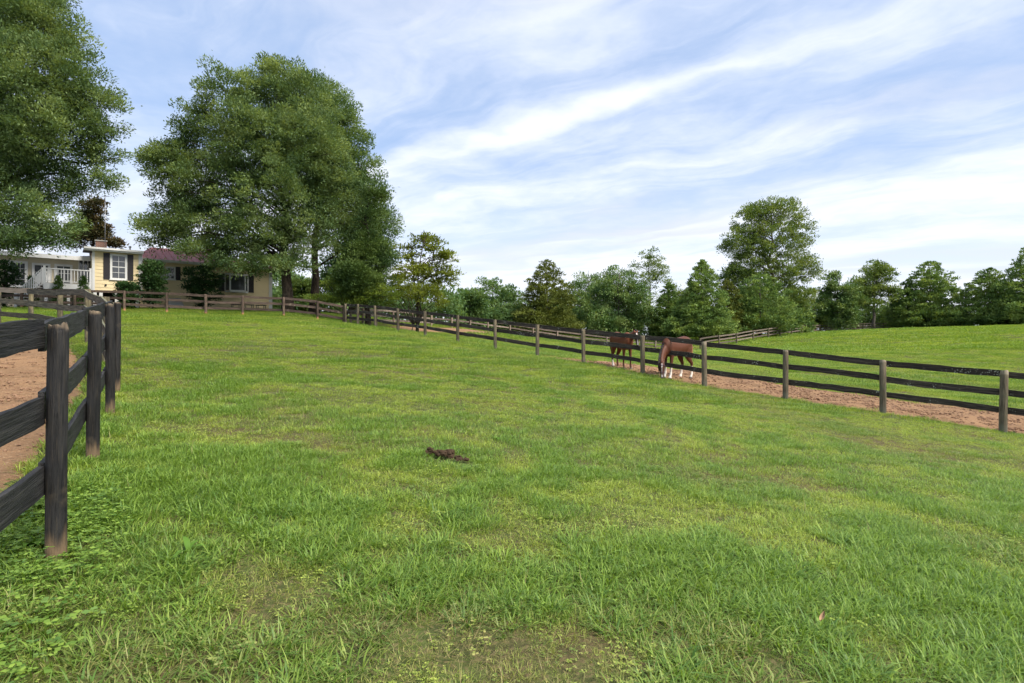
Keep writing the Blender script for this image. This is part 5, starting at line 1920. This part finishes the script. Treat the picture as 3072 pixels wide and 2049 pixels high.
h30 = R(32)
fs = (-math.sin(h30), math.cos(h30), 0)
fu = (math.cos(h30), math.sin(h30), 0.05)
horse('horse', 'chestnut mare with white legs grazing behind the long board fence', 2028, 19.75, math.atan2(-.643, -.766), 0.98,
      [(.32, 0, 1.12, .11, .19), (.47, .01, 1.10, .115, .215), (.64, .03, 1.03, .10, .19), (.80, .06, .92, .078, .15), (.95, .12, .78, .066, .125), (1.06, .17, .66, .060, .11), (1.11, .20, .55, .058, .10)],
      [(1.10, .20, .60, .07, .10), (1.14, .225, .50, .088, .125), (1.165, .24, .40, .088, .125), (1.185, .255, .28, .066, .092), (1.20, .265, .17, .052, .068), (1.205, .268, .10, .055, .062), (1.205, .268, .055, .042, .048)],
      fs, fu, [(True, 1, .42), (True, -1, .42), (False, 1, .42), (False, -1, .42)], 0.35, M['tail_fair'], (M['mane'], -1, 0.30), ((.05, -.12), (-.02, .10)), 1.0, True)
hr = R(-16)
fs = (-math.sin(hr), math.cos(hr), 0)
cz, szn = math.cos(hr), math.sin(hr)
hd = [(0, 0, .07, .095), (.07, -.085, .084, .115), (.15, -.20, .084, .115), (.235, -.33, .060, .085), (.30, -.44, .046, .060), (.33, -.50, .048, .055), (.345, -.545, .036, .042)]
head = [(.84 + f_ * cz, .17 + f_ * szn, 1.44 + z_, a_, b_) for f_, z_, a_, b_ in hd]
horse('horse', 'smaller bay foal with a white blaze looking over the fence', 1866, 21.2, math.atan2(-.96, .28), 0.91,
      [(.44, .01, 1.16, .13, .25), (.56, .04, 1.23, .11, .20), (.67, .09, 1.31, .090, .165), (.77, .13, 1.39, .078, .135), (.84, .17, 1.47, .07, .11)],
      head, fs, (cz * .85, szn * .85, .53), [(False, -1, .34)], 0.85, M['mane_brown'], (M['mane'], 1, 0.13), ((.02, -.04), (-.06, .08)), 1.02, False, 0.017, (0.042, 0.018, 0.011), (0.150, 0.050, 0.022))

# ------------------------------------------------------------------ small things on the grass
c = at(1340, 1392, 6.35)
rg = np.random.default_rng(77)
prt = []
for i in range(70):
    big = i < 46
    a, r_ = rg.random() * 6.283, rg.random() ** .5
    if big:
        x, y = .12 * r_ * math.cos(a) - .02, .075 * r_ * math.sin(a)
    else:
        x, y = .10 + .14 * rg.random(), -.05 - .08 * rg.random()
    if i in (2, 3, 4, 5):
        x, y = -.20 + .03 * rg.normal(), .05
    hgt = .012 + .055 * math.exp(-(x / .15) ** 2) * rg.random() + (0.03 if i in (2, 3) else 0)
    s = rg.uniform(.016, .038) * (1 if big else .6)
    bm = bmesh.new()
    bmesh.ops.create_icosphere(bm, subdivisions=1, radius=s)
    gzz = gz(c[0] + x, c[1] + y)
    V = []
    for v_ in bm.verts:
        w_ = v_.co * rg.uniform(.7, 1.25)
        V.append((c[0] + x + w_.x * 1.2, c[1] + y + w_.y, gzz + hgt + w_.z * .8 + .03))
    prt.append((V, [tuple(v_.index for v_ in f.verts) for f in bm.faces]))
    bm.free()
v, q = merge(prt)
o = obj('dung_heap', new_mesh('dung_heap', [(a_ - c[0], b_ - c[1], z_) for a_, b_, z_ in v], q, M['mulch']), None, (c[0], c[1], 0))
tag(o, 'crumbled dark brown heap of dung in the middle of the grass', 'dung', )


def weed(label, px, py, d, n, ln, wd, seed, lift=0.5):
    rg = np.random.default_rng(seed)
    c = at(px, py, d)
    root = empty('weed_plant', (c[0], c[1], gz(c[0], c[1])))
    tag(root, label, 'plant')
    for i in range(n):
        az_ = i * 2.4 + rg.uniform(-.3, .3)
        l_ = ln * rg.uniform(.6, 1.15)
        pts = []
        ang = lift * rg.uniform(.6, 1.3)
        p = np.array([0, 0, .01])
        dirv = np.array([math.cos(az_), math.sin(az_), 0])
        sd = np.array([-math.sin(az_), math.cos(az_), 0])
        V, Q = [], []
        k = 6
        for j in range(k + 1):
            s = j / k
            w_ = wd * math.sin(math.pi * min(1, .08 + s * .92)) ** .8 * .5
            V += [tuple(p - sd * w_ + np.array([0, 0, w_ * .35])), tuple(p), tuple(p + sd * w_ + np.array([0, 0, w_ * .35]))]
            p = p + (l_ / k) * (dirv * math.cos(ang) + np.array([0, 0, 1]) * math.sin(ang))
            ang -= .28
        for j in range(k):
            a_ = 3 * j
            Q += [(a_, a_ + 3, a_ + 4, a_ + 1), (a_ + 1, a_ + 4, a_ + 5, a_ + 2)]
        obj('leaf', new_mesh('leaf', V, Q, M['weed_leaf'], True), root)


weed('pale upright dock plant in the worn foreground grass', 565, 1735, 3.55, 4, .13, .035, 501, 1.15)
weed('broad-leaved weed growing against the nearest black post', 95, 1625, 3.45, 8, .13, .05, 503, .8)
weed('small rosette weed behind the dung heap', 1490, 1300, 7.6, 7, .09, .03, 504, .6)
# a curled dead leaf
c = at(2462, 1842, 3.3)
V, Q = [], []
for j in range(6):
    s = j / 5
    w_ = .014 * math.sin(math.pi * min(1, .1 + .9 * s))
    V += [(s * .055, -w_, .02 + .03 * s * s + .012), (s * .055, 0, .02 + .03 * s * s), (s * .055, w_, .02 + .03 * s * s + .012)]
for j in range(5):
    a_ = 3 * j
    Q += [(a_, a_ + 3, a_ + 4, a_ + 1), (a_ + 1, a_ + 4, a_ + 5, a_ + 2)]
M['dead'] = plain_mat('dead_leaf', (0.36, 0.22, 0.12), 0.8, .2, 20)
o = obj('fallen_leaf', new_mesh('fallen_leaf', V, Q, M['dead'], True), None, (c[0], c[1], gz(c[0], c[1]) + .05), (0, -.2, .6))
tag(o, 'curled tan dead leaf lying in the lush grass', 'leaf')
